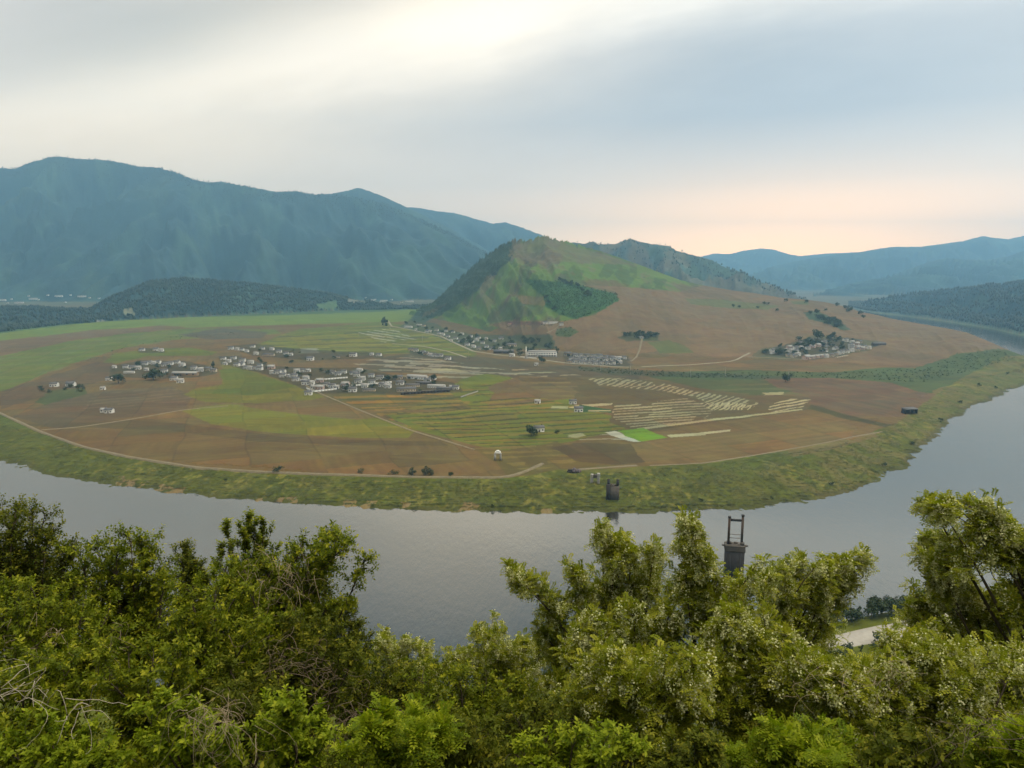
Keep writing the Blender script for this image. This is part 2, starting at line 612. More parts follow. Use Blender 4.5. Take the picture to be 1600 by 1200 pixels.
def build_land():
    us = np.arange(-460, 2010, 1.3)
    a = ((us - 800) / FPX) / (CP + SP * 0.155)
    vs = np.arange(866, 478, -0.6)
    _, s = pix(np.full(vs.shape, 800.0), vs)
    Yp = -CAMZ / s
    Yr = [Yp[0]]
    for y in Yp[1:]:
        while y - Yr[-1] > 5.5:
            Yr.append(Yr[-1] + 5.0)
        Yr.append(y)
    Yr = np.array([y for y in Yr if y < 3200])
    A, Y = np.meshgrid(a, Yr)
    z, sd, t, on = zpen(A, Y, True)
    X = A * Y
    u, v = proj(X, Y, z)
    # field edges wander a little
    u = u + (fbm(X / 14, Y / 14, 3, 61) - 0.5) * 9
    v = v + (fbm(X / 30, Y / 30, 3, 62) - 0.5) * 1.8
    c = np.empty(u.shape + (4,))
    c[..., :3] = BROWN
    c[..., 3] = 0

    def put(poly, col, wet=0.0, mixf=1.0):
        m = inpoly(u, v, poly)
        c[m, :3] = c[m, :3] * (1 - mixf) + np.asarray(col) * mixf
        c[m, 3] = wet
        return m

    def stripes(poly, nx, ny, per, duty, col, wet=0.0, curve=0.0, mixf=1.0, jit=1.0, seed=0):
        m = inpoly(u, v, poly)
        uu, vv = u[m], v[m]
        q = (uu * nx + vv * ny + curve * (uu - poly[0][0]) ** 2) / per + 0.6 * jit * (vn(uu / 110, vv / 14, 70 + seed) - 0.5)
        k = (hsh(np.floor(q) * 3, np.floor(uu / 17 + q * 0.3), seed + 40) > 0.07) & ((q - np.floor(q)) < duty * (0.6 + 0.8 * hsh(np.floor(q), np.floor(uu / 30), seed)))
        idx = tuple(x[k] for x in np.nonzero(m))
        c[idx + (slice(0, 3),)] = c[idx + (slice(0, 3),)] * (1 - mixf) + np.asarray(col) * mixf
        c[idx + (3,)] = wet

    # general drift between tilled browns on the lower plain
    f = fbm(X / 150, Y / 260, 3, 11)[..., None]
    c[..., :3] = BROWN * (1 - f) + ORANGE * f * 0.6 + DKBROWN * f * 0.4
    # far side of the plain: green strip by the old channel, brown strip, grass band
    put([(-400, 600), (-400, 470), (250, 470), (660, 470), (660, 500), (620, 503), (430, 508), (300, 512), (250, 508), (140, 520), (0, 545)], FARG)
    put([(-400, 522), (-100, 522), (0, 521), (130, 505), (260, 496), (420, 493), (600, 487), (640, 484), (640, 480), (-400, 470)], C(88, 118, 76))
    put([(-400, 640), (-400, 560), (0, 532), (60, 526), (150, 515), (240, 511), (268, 515), (200, 521), (120, 531), (40, 548), (0, 556)], SLOPE * 0.85)
    put([(-400, 700), (-400, 610), (0, 556), (40, 548), (120, 531), (200, 521), (268, 515), (330, 513), (430, 515), (440, 522), (340, 526), (260, 532), (190, 544), (100, 572), (40, 596), (0, 614)], C(122, 136, 50))
    stripes([(-200, 660), (0, 560), (120, 533), (268, 516), (430, 517), (340, 526), (190, 544), (40, 596)], 0.22, 1, 7, 0.4, C(130, 136, 80), 0, 0, 0.7)
    put([(280, 523), (345, 513), (420, 519), (410, 527), (330, 531)], C(112, 104, 82))
    put([(150, 575), (180, 552), (240, 545), (300, 543), (340, 550), (325, 556), (230, 556), (190, 566), (160, 577)], MIDG)
    put([(0, 640), (0, 612), (60, 592), (150, 566), (180, 568), (180, 590), (120, 606), (60, 622), (20, 634)], PURP * 0.9)
    put([(55, 628), (80, 610), (130, 606), (140, 618), (110, 628), (70, 634)], C(100, 106, 58))
    put([(20, 650), (80, 630), (150, 612), (270, 604), (300, 620), (290, 640), (180, 655), (90, 670)], PURP * 0.95)
    stripes([(130, 640), (150, 612), (270, 604), (300, 622), (280, 632)], 0.1, 1, 5, 0.35, C(138, 118, 92), 0, 0, 0.8)
    # green middle plain
    put([(385, 545), (440, 523), (470, 514), (600, 503), (650, 510), (690, 526), (745, 552), (740, 560), (650, 552), (560, 555), (470, 548)], MIDG)
    put([(400, 540), (430, 530), (520, 522), (610, 530), (612, 540), (580, 545), (480, 546)], C(138, 140, 44))
    stripes([(400, 545), (440, 523), (600, 505), (690, 526), (740, 556), (560, 552)], 0.05, 1, 5.5, 0.4, C(152, 150, 66), 0, 0, 0.85)
    stripes([(400, 545), (440, 523), (600, 505), (690, 526), (740, 556), (560, 552)], 0.02, 1, 7.5, 0.22, C(100, 98, 54), 0, 0, 0.8, 1.0, 15)
    stripes([(560, 520), (610, 512), (650, 530), (600, 535)], -0.15, 1, 4, 0.4, GREY, 0.7, 0, 0.6)
    put([(470, 545), (495, 544), (498, 552), (468, 552)], C(170, 172, 158), 0.4)
    # wet dark fields below the roadside village
    put([(610, 556), (640, 553), (760, 558), (900, 572), (1000, 582), (1000, 600), (860, 596), (740, 585), (600, 582), (560, 572)], C(110, 98, 72))
    stripes([(600, 562), (650, 556), (740, 572), (760, 586), (690, 585), (600, 575)], -0.06, 1, 6, 0.36, C(178, 168, 146), 0.5, 0, 0.8)
    put([(650, 578), (700, 576), (730, 580), (735, 583), (690, 581)], CREAM, 0.3)
    stripes([(540, 566), (640, 556), (760, 572), (860, 590), (760, 600), (640, 590)], -0.03, 1, 8, 0.3, C(178, 176, 156), 0.6, 0, 0.55, 0.8, 21)
    stripes([(800, 575), (900, 585), (980, 600), (900, 604), (810, 592)], 0.05, 1, 6, 0.3, C(190, 182, 146), 0.5, 0, 0.6, 0.8, 22)
    stripes([(840, 668), (1000, 660), (1010, 690), (880, 692)], 0.0, 1, 7, 0.2, C(184, 184, 160), 0.6, 0, 0.6, 0.8, 23)
    # fields of the front plain
    put([(345, 570), (372, 573), (420, 588), (470, 606), (515, 618), (490, 624), (400, 630), (320, 628), (284, 616), (310, 606), (345, 602), (352, 588)], YEL * 0.9)
    put([(342, 578), (372, 574), (460, 603), (400, 618), (330, 615), (350, 600)], MIDG * 0.95)
    put([(284, 642), (312, 636), (360, 632), (440, 632), (520, 640), (600, 655), (650, 672), (640, 684), (560, 684), (480, 680), (400, 674), (330, 662)], YEL)
    put([(370, 634), (480, 626), (540, 632), (600, 652), (560, 656), (470, 648)], ORANGE * 0.95)
    put([(0, 664), (240, 655), (330, 668), (440, 682), (560, 688), (690, 690), (700, 697), (560, 696), (400, 690), (260, 672)], DKBROWN, 0, 0.6)
    put([(500, 618), (540, 610), (690, 612), (720, 606), (760, 612), (740, 640), (690, 640), (600, 640), (560, 640)], C(126, 112, 58))
    stripes([(520, 620), (700, 612), (760, 625), (740, 668), (640, 668)], 0.04, 1, 10, 0.45, C(168, 132, 56), 0, 0, 0.9)
    stripes([(520, 620), (700, 612), (760, 625), (740, 668), (640, 668)], 0.0, 1, 7, 0.22, C(92, 92, 40), 0, 0, 0.8, 1.0, 17)
    put([(700, 612), (720, 592), (760, 584), (800, 590), (770, 612), (760, 640), (890, 622), (900, 640), (985, 655), (975, 672), (890, 690), (790, 704), (745, 696), (650, 672), (600, 648), (740, 640)], C(126, 132, 34))
    stripes([(700, 612), (760, 600), (980, 655), (975, 674), (800, 702), (740, 694), (610, 650)], 0.03, 1, 8.5, 0.42, C(150, 132, 52), 0, 0, 0.95, 2.0, 3)
    stripes([(700, 612), (760, 600), (980, 655), (975, 674), (800, 702), (740, 694), (610, 650)], 0.05, 1, 6.3, 0.25, C(84, 88, 36), 0, 0, 0.8, 2.0, 13)
    put([(760, 605), (810, 588), (890, 602), (895, 622), (830, 622), (775, 618)], C(134, 108, 66))
    put([(800, 585), (880, 590), (960, 598), (965, 628), (905, 628), (895, 606), (820, 600)], C(118, 98, 58))
    stripes([(780, 583), (900, 590), (960, 602), (960, 630), (880, 625), (820, 602)], 0.0, 1, 7, 0.4, C(144, 124, 74), 0, 0, 0.8, 2.0, 5)
    put([(735, 700), (790, 704), (870, 690), (890, 700), (905, 722), (960, 728), (950, 740), (830, 742), (790, 742), (775, 722)], C(126, 110, 58))
    stripes([(740, 700), (860, 692), (900, 722), (820, 738)], 0.02, 1, 9, 0.4, C(152, 134, 74), 0, 0, 0.8)
    put([(862, 700), (900, 692), (985, 694), (1008, 722), (960, 727), (905, 722)], DKBROWN)
    put([(985, 694), (1090, 680), (1140, 668), (1260, 652), (1340, 655), (1380, 662), (1340, 690), (1250, 702), (1180, 712), (1100, 724), (1008, 724)], ORANGE * 0.95)
    stripes([(985, 694), (1140, 668), (1340, 655), (1340, 690), (1100, 724)], 0.12, 1, 6, 0.4, BROWN * 0.95, 0, 0, 0.6)
    # terraced paddies
    put([(880, 588), (960, 590), (1100, 600), (1200, 615), (1275, 622), (1270, 640), (1120, 660), (1000, 676), (955, 660), (955, 632), (890, 630), (905, 606)], C(118, 100, 58))
    put([(1000, 585), (1230, 590), (1240, 612), (1180, 618), (1090, 606)], C(98, 104, 52))
    stripes([(1090, 606), (1230, 592), (1275, 620), (1180, 620)], 0.02, 1, 8, 0.35, C(122, 118, 70), 0, 0, 0.8)
    stripes([(958, 634), (1075, 622), (1112, 640), (1105, 654), (1010, 668), (985, 668), (958, 652)], 0.07, 1, 4.2, 0.4, CREAM, 0.35, 0, 0.72, 0.5)
    stripes([(918, 590), (970, 591), (1040, 600), (1090, 612), (1150, 620), (1188, 630), (1172, 638), (1110, 634), (1085, 619), (1020, 609), (935, 602)], 0.42, 1, 5.0, 0.5, CREAM, 0.35, 0, 0.75, 0.5, 2)
    stripes([(1092, 630), (1140, 628), (1180, 634), (1172, 641), (1110, 641)], 0.5, 1, 6.0, 0.45, C(214, 204, 160), 0.5, 0.004, 0.85, 0.4, 4)
    stripes([(1200, 634), (1228, 622), (1266, 624), (1262, 634), (1250, 642), (1205, 644)], 0.2, 1, 5, 0.4, C(214, 204, 165), 0.5, 0, 0.85, 0.4, 6)
    put([(1192, 614), (1225, 612), (1224, 616), (1194, 618)], C(190, 178, 134), 0.3)
    put([(885, 638), (900, 633), (955, 630), (956, 633), (906, 637)], CREAM, 0.3)
    put([(905, 632), (955, 640), (956, 645), (905, 644)], DKGREEN)
    put([(921, 641), (955, 641), (956, 643), (921, 643)], CREAM)
    put([(860, 634), (886, 635), (886, 639), (862, 638)], C(176, 182, 150))
    put([(995, 669), (1120, 654), (1255, 639), (1256, 641), (1125, 656.5), (1000, 671.5)], CREAM)
    put([(1095, 676), (1140, 671), (1142, 674), (1098, 679)], C(206, 200, 164), 0.5)
    put([(1040, 680), (1100, 676), (1105, 680), (1045, 684)], C(198, 194, 160), 0.3)
    put([(964, 673), (1004, 668.5), (1041, 684), (995, 691)], RICE)
    put([(946, 676), (960, 673), (1000, 690.5), (988, 690.5), (960, 682)], C(214, 214, 206), 0.5)
    put([(886, 680), (908, 677), (914, 681), (900, 685), (886, 683)], C(178, 178, 140))
    # slope of the long shoulder
    hm = on & (t > 0.02) & (A > 0.02)
    f2 = fbm(X / 110, Y / 200, 4, 21)
    q = SLOPE * (0.92 + 0.16 * f2[..., None])
    q = q * (1 - sstep(0.5, 0.75, f2)[..., None]) + PURP * 1.15 * sstep(0.5, 0.75, f2)[..., None]
    c[hm, :3] = q[hm]
    c[hm, 3] = 0
    put([(1000, 586), (1010, 572), (1150, 566), (1220, 572), (1310, 586), (1230, 596)], BROWN)
    put([(1020, 582), (1180, 578), (1225, 580), (1300, 582), (1380, 574), (1430, 575), (1470, 562), (1500, 552), (1560, 545), (1640, 560), (1640, 600), (1560, 600), (1480, 616), (1430, 612), (1390, 598), (1300, 592), (1200, 594), (1060, 592)], C(92, 108, 52))
    put([(1190, 590), (1300, 591), (1395, 598), (1432, 612), (1462, 616), (1440, 632), (1405, 652), (1320, 650), (1270, 636), (1262, 618), (1215, 606)], C(134, 104, 76))
    stripes([(1215, 600), (1395, 598), (1450, 620), (1405, 652), (1270, 636)], -0.2, 1, 9, 0.4, PURP, 0, 0, 0.6)
    put([(1455, 610), (1510, 596), (1560, 585), (1530, 600), (1470, 628)], C(138, 122, 70))
    put([(1268, 632), (1330, 650), (1395, 664), (1388, 668), (1320, 655), (1262, 638)], C(98, 92, 50))
    put([(1020, 541), (1010, 534), (1045, 531), (1070, 540), (1085, 552), (1030, 552)], C(114, 124, 66), 0, 0.85)
    put([(965, 527), (985, 520), (1030, 522), (1028, 532), (980, 533)], C(82, 96, 60), 0, 0.8)
    put([(1068, 466), (1110, 467), (1180, 474), (1220, 478), (1200, 484), (1120, 480), (1080, 475)], C(116, 126, 72), 0, 0.85)
    put([(1232, 470), (1262, 470), (1262, 476), (1240, 475)], C(112, 126, 70), 0, 0.85)
    put([(1255, 488), (1275, 486), (1305, 498), (1330, 515), (1318, 516), (1285, 504), (1262, 498)], C(80, 100, 62))
    put([(1175, 556), (1190, 545), (1235, 538), (1270, 524), (1330, 528), (1380, 534), (1355, 548), (1290, 560), (1240, 564), (1190, 560)], C(104, 106, 72), 0, 0.8)
    # the hill: green face, bare crest, wooded flank with shade put into its colour, dark plantation
    hp = [(610, 520), (640, 488), (700, 440), (800, 360), (860, 360), (900, 380), (1000, 412), (1060, 434), (1110, 444), (1060, 456), (985, 449), (920, 446), (890, 440), (960, 455), (968, 468), (930, 492), (880, 502), (780, 512), (765, 520), (800, 528), (820, 540), (760, 545), (700, 520)]
    m = inpoly(u, v, hp) & on & (t > 0)
    f3 = fbm(X / 70, Y / 140, 4, 27)[..., None]
    hg = HILLG * (0.85 + 0.3 * f3)
    hg = hg * (1 - sstep(0.55, 0.7, f3)) + C(122, 112, 72) * sstep(0.55, 0.7, f3)
    c[m, :3] = hg[m]
    c[m, 3] = 0
    rock = m & (fbm(A * 60 + t * 2.0, t * 5, 4, 29) > 0.56) & (fbm(X / 25, Y / 40, 3, 30) > 0.45)
    c[rock, :3] = c[rock, :3] * 0.45 + C(138, 126, 98) * 0.55
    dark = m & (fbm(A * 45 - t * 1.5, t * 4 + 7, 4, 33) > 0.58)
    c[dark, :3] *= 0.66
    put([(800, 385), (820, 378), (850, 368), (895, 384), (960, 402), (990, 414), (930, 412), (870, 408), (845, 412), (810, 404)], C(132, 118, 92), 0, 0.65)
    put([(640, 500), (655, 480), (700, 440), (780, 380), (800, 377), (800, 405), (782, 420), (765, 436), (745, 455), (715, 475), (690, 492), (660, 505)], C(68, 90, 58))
    put([(750, 452), (762, 430), (776, 424), (770, 445), (752, 466), (742, 470)], C(136, 124, 94), 0, 0.8)
    put([(796, 386), (806, 400), (802, 410), (796, 402)], C(150, 136, 100), 0, 0.7)
    put([(660, 490), (690, 477), (700, 474), (682, 486), (662, 496)], C(136, 120, 84), 0, 0.7)
    put([(770, 480), (800, 470), (840, 475), (850, 490), (800, 500), (760, 505)], C(86, 102, 56), 0, 0.6)
    put([(805, 460), (850, 464), (852, 478), (815, 475)], C(144, 122, 80), 0, 0.8)
    put([(820, 437), (870, 440), (915, 448), (965, 460), (966, 470), (935, 488), (900, 499), (875, 492), (852, 478), (850, 464), (832, 450)], C(72, 116, 50))
    put([(765, 508), (795, 501), (870, 502), (905, 500), (895, 514), (870, 523), (812, 520)], C(150, 124, 92))
    put([(790, 502), (850, 503), (850, 507), (792, 508)], C(128, 92, 84))
    put([(870, 514), (890, 511), (905, 518), (890, 527), (868, 525)], C(84, 112, 56), 0, 0.85)
    put([(620, 512), (640, 500), (680, 505), (700, 516), (740, 522), (800, 524), (860, 522), (870, 545), (800, 545), (735, 548), (680, 525), (640, 514)], C(84, 98, 64), 0, 0.85)
    put([(860, 552), (880, 548), (985, 560), (990, 574), (900, 570), (850, 562)], C(116, 106, 84), 0, 0.7)
    # dark ditch belt under the slope
    put([(905, 572), (1000, 578), (1120, 583), (1230, 588), (1225, 593), (1080, 590), (960, 586), (905, 578)], C(84, 90, 58), 0, 0.8)
    # gardens and trodden yards of the villages
    yard = fbm(X / 9, Y / 16, 3, 93)[..., None]
    yc = C(62, 66, 40) * (1 - yard) + C(104, 94, 66) * yard
    for poly in ([(340, 556), (372, 557), (430, 572), (500, 575), (560, 574), (612, 586), (640, 590), (710, 598), (725, 612), (640, 618), (560, 613), (495, 616), (470, 606), (420, 586), (345, 568)],
                 [(350, 541), (400, 537), (460, 545), (560, 551), (600, 553), (600, 560), (520, 562), (470, 562), (395, 556)], [(172, 572), (220, 563), (290, 564), (338, 574), (338, 585), (300, 590), (240, 592), (172, 588)],
                 [(218, 544), (256, 544), (258, 551), (216, 551)], [(636, 544), (700, 555), (712, 565), (640, 553)], [(880, 552), (980, 556), (984, 573), (884, 569)], [(1188, 550), (1262, 528), (1345, 530), (1352, 546), (1290, 560), (1200, 556)]):
        mm = inpoly(u, v, poly)
        c[mm, :3] = c[mm, :3] * 0.2 + yc[mm] * 0.8
    # river bank grass outside the dike
    bank = [(-500, 900), (-500, 560), (-200, 600), (0, 646), (60, 674), (130, 699), (200, 715), (300, 731), (400, 738), (500, 742), (640, 746), (790, 747), (830, 742), (870, 733), (960, 733),
            (1010, 728), (1100, 724), (1180, 711), (1250, 700), (1340, 684), (1400, 662), (1430, 640), (1480, 604), (1530, 576), (1570, 556), (1640, 555), (1900, 580), (1900, 900)]
    m = inpoly(u, v, bank) & (Y < 1260)
    f4 = fbm(X / 16, Y / 30, 4, 51)[..., None]
    g = BANK * (0.72 + 0.5 * f4)
    g = g * (1 - 0.5 * sstep(0.55, 0.75, f4)) + C(132, 126, 62) * 0.5 * sstep(0.55, 0.75, f4)
    f5 = fbm(X / 3.5, Y / 6, 3, 53)[..., None]
    g = g * (0.72 + 0.56 * f5)
    tuft = sstep(0.6, 0.72, f5) * sstep(0.4, 0.6, fbm(X / 30, Y / 50, 3, 54))[..., None]
    g = g * (1 - 0.6 * tuft) + C(168, 156, 74) * 0.6 * tuft
    dry = sstep(1000, 1350, u)[..., None] * sstep(0.42, 0.62, fbm(X / 9 + 5, Y / 22, 3, 57))[..., None] * 0.6
    g = g * (1 - dry) + C(140, 126, 74) * dry
    c[m, :3] = g[m]
    c[m, 3] = 0
    put([(1230, 704), (1300, 690), (1365, 676), (1372, 682), (1300, 702), (1240, 714)], C(150, 126, 82), 0, 0.7)
    put([(850, 733), (950, 733), (1010, 728), (1020, 738), (960, 740)], C(130, 124, 58), 0, 0.7)
    # bare gravel and mud at the water's edge
    mud = (sd < 5.5) & (sd > -6)
    k = fbm(X / 26, Y / 26, 3, 66)
    c[mud, :3] = c[mud, :3] * 0.6 + C(84, 80, 50) * 0.35
    k2 = fbm(X / 5, Y / 9, 4, 67)
    mud2 = (sd < 7 + 22 * (k - 0.45)) & (sd > -6) & (k > 0.48) & (k2 > 0.47) & (u > 180) & (u < 900)
    c[mud2, :3] = C(166, 142, 100)
    # strips and parcels: slight differences from field to field
    gx = X * 0.93 + Y * 0.36 + (fbm(X / 90, Y / 90, 2, 81) - 0.5) * 12
    gy = -X * 0.36 + Y * 0.93 + (fbm(X / 90, Y / 90, 2, 82) - 0.5) * 12
    cx = np.floor(gx / 55)
    off = hsh(cx, cx * 0, 83) * 50
    cy = np.floor((gy + off) / 38)
    h1, h2, h3 = hsh(cx, cy, 84), hsh(cx, cy, 85), hsh(cx, cy, 86)
    dirn = np.floor(h1 * 3)
    fw = np.where(dirn == 0, gx, np.where(dirn == 1, gy, gx * 0.5 + gy * 0.86))
    fur = vn(fw / 3.2, (gx + gy) / 60, 87) - 0.5
    fur2 = fbm(fw / 11, (gx - gy) / 120, 3, 88) - 0.5
    pm = ((sd > 55) & (Y < 2400)).astype(float) * np.where(t > 0.05, 0.55, 1.0)
    edge = np.minimum(np.minimum(gx - cx * 55, (cx + 1) * 55 - gx), np.minimum(gy + off - cy * 38, (cy + 1) * 38 - gy - off))
    c[..., :3] *= (1 + pm * (0.22 * (h2 - 0.5) + 0.22 * fur + 0.30 * fur2))[..., None]
    c[..., :3] *= (1 + (pm * (h3 - 0.5) * 0.20)[..., None] * np.array([1.0, -0.2, -0.9]))
    c[..., :3] *= (1 - 0.22 * pm * (h1 > 0.35) * sstep(1.3, 0.4, edge) * (t < 0.05))[..., None]
    ph = hsh(np.floor(X / 46 + 0.3 * np.floor(Y / 120)), np.floor(Y / 120), 5) - 0.5
    c[..., :3] *= (1 + 0.08 * ph * ((sd > 60) & (t < 0.1)))[..., None]
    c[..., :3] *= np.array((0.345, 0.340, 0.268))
    keep = (z > -2.6)
    kq = keep[:-1, :-1] | keep[1:, :-1] | keep[:-1, 1:] | keep[1:, 1:]
    V = np.stack([X, Y, z], -1).reshape(-1, 3)
    F = grid_faces(*u.shape, keep=kq)
    used = np.zeros(len(V), bool)
    used[F.ravel()] = True
    rem = np.cumsum(used) - 1
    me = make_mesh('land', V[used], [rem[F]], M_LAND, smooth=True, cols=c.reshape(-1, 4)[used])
    link('farmland_peninsula', me, kind='structure')


build_land()

# ------------------------------------------------------------------ mountains round the valley
LAYERS = []


def layer(pts, L, pw, back, gully, forest, col, seed):
    """pts: (u, v, Y of crest, Y of foot)"""
    a, s, hp = tab(pts)
    LAYERS.append(dict(a=a, s=s, Ys=hp[:, 0], Yf=hp[:, 1], L=L, pw=pw, back=back, gully=gully, forest=forest, col=col, seed=seed))


FOREST = np.array((0.020, 0.046, 0.050))
FOREST2 = np.array((0.026, 0.050, 0.042))
layer([(-700, 330, 5600, 3700), (-400, 300, 5600, 3700), (-150, 280, 5600, 3700), (-40, 262, 5600, 3700), (0, 262, 5600, 3700), (25, 263, 5500, 3700), (50, 253, 5500, 3700), (75, 246, 5500, 3700), (92, 244, 5500, 3700), (120, 248, 5500, 3700),
       (150, 249, 5500, 3700), (180, 252, 5500, 3700), (215, 260, 5500, 3700), (250, 262, 5500, 3700), (275, 269, 5450, 3700), (300, 279, 5400, 3700), (325, 284, 5400, 3700), (345, 283, 5400, 3700), (380, 290, 5300, 3700), (430, 300, 5300, 3700),
       (465, 299, 5300, 3700), (490, 304, 5300, 3700), (515, 303, 5300, 3700), (540, 306, 5300, 3700), (600, 318, 5300, 3700), (640, 335, 5300, 3800), (680, 352, 5200, 3900), (720, 372, 5200, 4000), (770, 400, 5100, 4100), (820, 440, 5000, 4200), (860, 480, 5000, 4300)],
      0, 1.25, 0.5, 190, 0, FOREST, 101)
layer([(440, 330, 6300, 4300), (500, 310, 6300, 4300), (520, 301, 6300, 4300), (545, 296, 6300, 4300), (560, 292, 6300, 4300), (575, 297, 6300, 4300), (600, 306, 6300, 4300), (625, 318, 6300, 4300), (640, 325, 6300, 4300), (700, 355, 6300, 4400), (780, 400, 6200, 4500), (860, 470, 6000, 4500)],
      0, 1.2, 0.5, 150, 0, FOREST, 103)
layer([(560, 345, 7600, 5500), (620, 326, 7600, 5500), (645, 323, 7600, 5500), (680, 329, 7600, 5500), (710, 332, 7600, 5500), (745, 342, 7600, 5500), (770, 349, 7600, 5500), (790, 347, 7600, 5500), (815, 355, 7600, 5500), (845, 366, 7500, 5500), (900, 392, 7400, 5500), (960, 430, 7300, 5500)],
      0, 1.1, 0.5, 130, 0, FOREST, 107)
layer([(760, 470, 3500, 2950), (840, 410, 3600, 2950), (880, 381, 3700, 2950), (895, 378, 3700, 2950), (914, 380, 3700, 2950), (926, 376, 3700, 2950), (936, 381, 3700, 2950), (960, 381, 3700, 2950), (975, 375, 3700, 2950), (985, 372, 3700, 2950), (998, 377, 3700, 2950),
       (1020, 381, 3700, 2950), (1045, 384, 3700, 2950), (1060, 392, 3650, 2950), (1085, 398, 3600, 2950), (1110, 405, 3550, 2950), (1130, 416, 3500, 2950), (1160, 425, 3400, 2950), (1185, 438, 3350, 2950), (1205, 448, 3300, 2950), (1225, 462, 3250, 2950), (1260, 484, 3200, 2950)],
      0, 1.1, 0.5, 85, 0, FOREST2, 109)
layer([(1000, 420, 11500, 9000), (1095, 400, 11500, 9000), (1115, 395, 11500, 9000), (1140, 396, 11500, 9000), (1160, 391, 11500, 9000), (1190, 387, 11500, 9000), (1210, 389, 11500, 9000), (1232, 396, 11500, 9000), (1250, 399, 11500, 9000), (1290, 395, 11500, 9000), (1320, 394, 11500, 9000), (1400, 390, 11500, 9000), (1700, 385, 11500, 9000), (2100, 380, 11500, 9000)],
      0, 1.1, 0.5, 150, 0, FOREST, 113)
layer([(1150, 440, 8600, 6500), (1200, 418, 8600, 6500), (1240, 408, 8600, 6500), (1270, 403, 8600, 6500), (1310, 397, 8600, 6500), (1345, 393, 8600, 6500), (1380, 387, 8600, 6500), (1400, 385, 8600, 6500), (1440, 385, 8600, 6500), (1475, 380, 8600, 6500), (1505, 376, 8600, 6500), (1535, 368, 8600, 6500), (1555, 371, 8600, 6500), (1575, 373, 8600, 6500),
       (1598, 368, 8600, 6500), (1640, 366, 8600, 6500), (1800, 350, 8600, 6500), (2100, 340, 8600, 6500)], 0, 1.15, 0.5, 150, 0, FOREST, 127)
layer([(1270, 482, 6300, 4600), (1330, 452, 6300, 4600), (1380, 436, 6300, 4600), (1420, 420, 6300, 4600), (1455, 408, 6300, 4600), (1480, 402, 6300, 4600), (1505, 405, 6300, 4600), (1540, 406, 6300, 4600), (1575, 400, 6300, 4600), (1600, 391, 6300, 4600), (1680, 375, 6300, 4600), (1900, 350, 6300, 4600), (2100, 340, 6300, 4600)], 0, 1.15, 0.5, 130, 0, FOREST, 131)
layer([(1325, 489, 3700, 3300), (1345, 481, 3650, 3050), (1370, 472, 3600, 2850), (1400, 465, 3550, 2700), (1430, 461, 3500, 2550), (1480, 454, 3300, 2330), (1520, 450, 3100, 2150), (1560, 445, 2950, 1980), (1600, 439, 2850, 1800), (1680, 425, 2700, 1600), (1800, 405, 2500, 1480), (2100, 380, 2300, 1350)], 0, 0.8, 0.35, 55, 1, FOREST, 137)
layer([(-700, 470, 2600, 1650), (-200, 476, 2800, 1690), (-60, 478, 2800, 1720), (0, 480, 2800, 1790), (60, 480, 2800, 1960), (100, 483, 2750, 2080), (140, 484, 2720, 2150), (160, 472, 2720, 2210), (180, 462, 2720, 2250), (200, 455, 2720, 2290), (235, 440, 2760, 2340), (262, 438, 2800, 2400), (290, 436, 2850, 2440), (340, 440, 2900, 2520),
       (400, 444, 3000, 2640), (440, 450, 3050, 2700), (470, 453, 3100, 2780), (520, 461, 3150, 2880), (567, 471, 3150, 2950), (610, 478, 3150, 3000), (660, 482, 3200, 3050), (700, 486, 3200, 3100)], 0, 0.55, 0.3, 22, 1, FOREST, 139)


def zmount(A, Y, parts=False):
    X = A * Y
    lb = LAYERS[-1]
    rb = LAYERS[-2]
    yfl = np.interp(A, lb['a'], lb['Yf'])
    yfr = np.interp(A, rb['a'], rb['Yf'])
    foot = np.where(A < lb['a'][-1], yfl, np.where(A > rb['a'][0], yfr, 3000))
    z = np.where(Y > foot - 8, 3.5 + 8 * sstep(0, 900, Y - foot), -4.0)
    z = np.where((A > rb['a'][0]) & (Y > foot - 8), np.minimum(z, 3.5 + 30 * sstep(100, 800, Y - foot)), z)
    who = np.full(A.shape, -1)
    for i, L in enumerate(LAYERS):
        on = (A > L['a'][0]) & (A < L['a'][-1])
        Ys, Yf = np.interp(A, L['a'], L['Ys']), np.interp(A, L['a'], L['Yf'])
        zs = CAMZ + np.interp(A, L['a'], L['s']) * Ys
        sd = L['seed']
        w = max(L['gully'] * 2.8, 120.0)
        t = (Y - Yf) / (Ys - Yf)
        tc = np.clip(t, 0, 1)
        slant = X + 0.55 * (Y - Yf) * np.where(fbm(X / 3000, Y * 0 + 1.5, 2, sd) > 0.5, 1, -0.4)
        r = 1 - 2 * np.abs(fbm(slant / w, Y / (w * 2.4), 5, sd + 1, 0.52) - 0.5) * 1.6
        rel = (r - 0.75) * 2.4 * L['gully'] * np.clip(4 * tc * (1 - tc), 0, 1) ** 0.8
        rel = rel + (fbm(X / 60, Y / 60, 3, sd + 4) - 0.5) * L['gully'] * 0.12 * tc
        zf = 6 + (zs - 6) * tc ** L['pw'] + rel * (1 - sstep(0.85, 1.0, tc))
        zl = np.where(t > 1, zs - (Y - Ys) * L['back'], np.where(t > 0, zf, -50))
        zl = np.where(on, zl, -50)
        # small teeth of the tree line on the crest
        zl = zl + (vn(X / 14, Y / 400, sd + 7) - 0.5) * np.clip(Ys / 900, 2, 7) * sstep(0.9, 1.0, tc)
        up = zl > z
        z = np.where(up, zl, z)
        who = np.where(up, i, who)
    if parts:
        return z, who
    return z


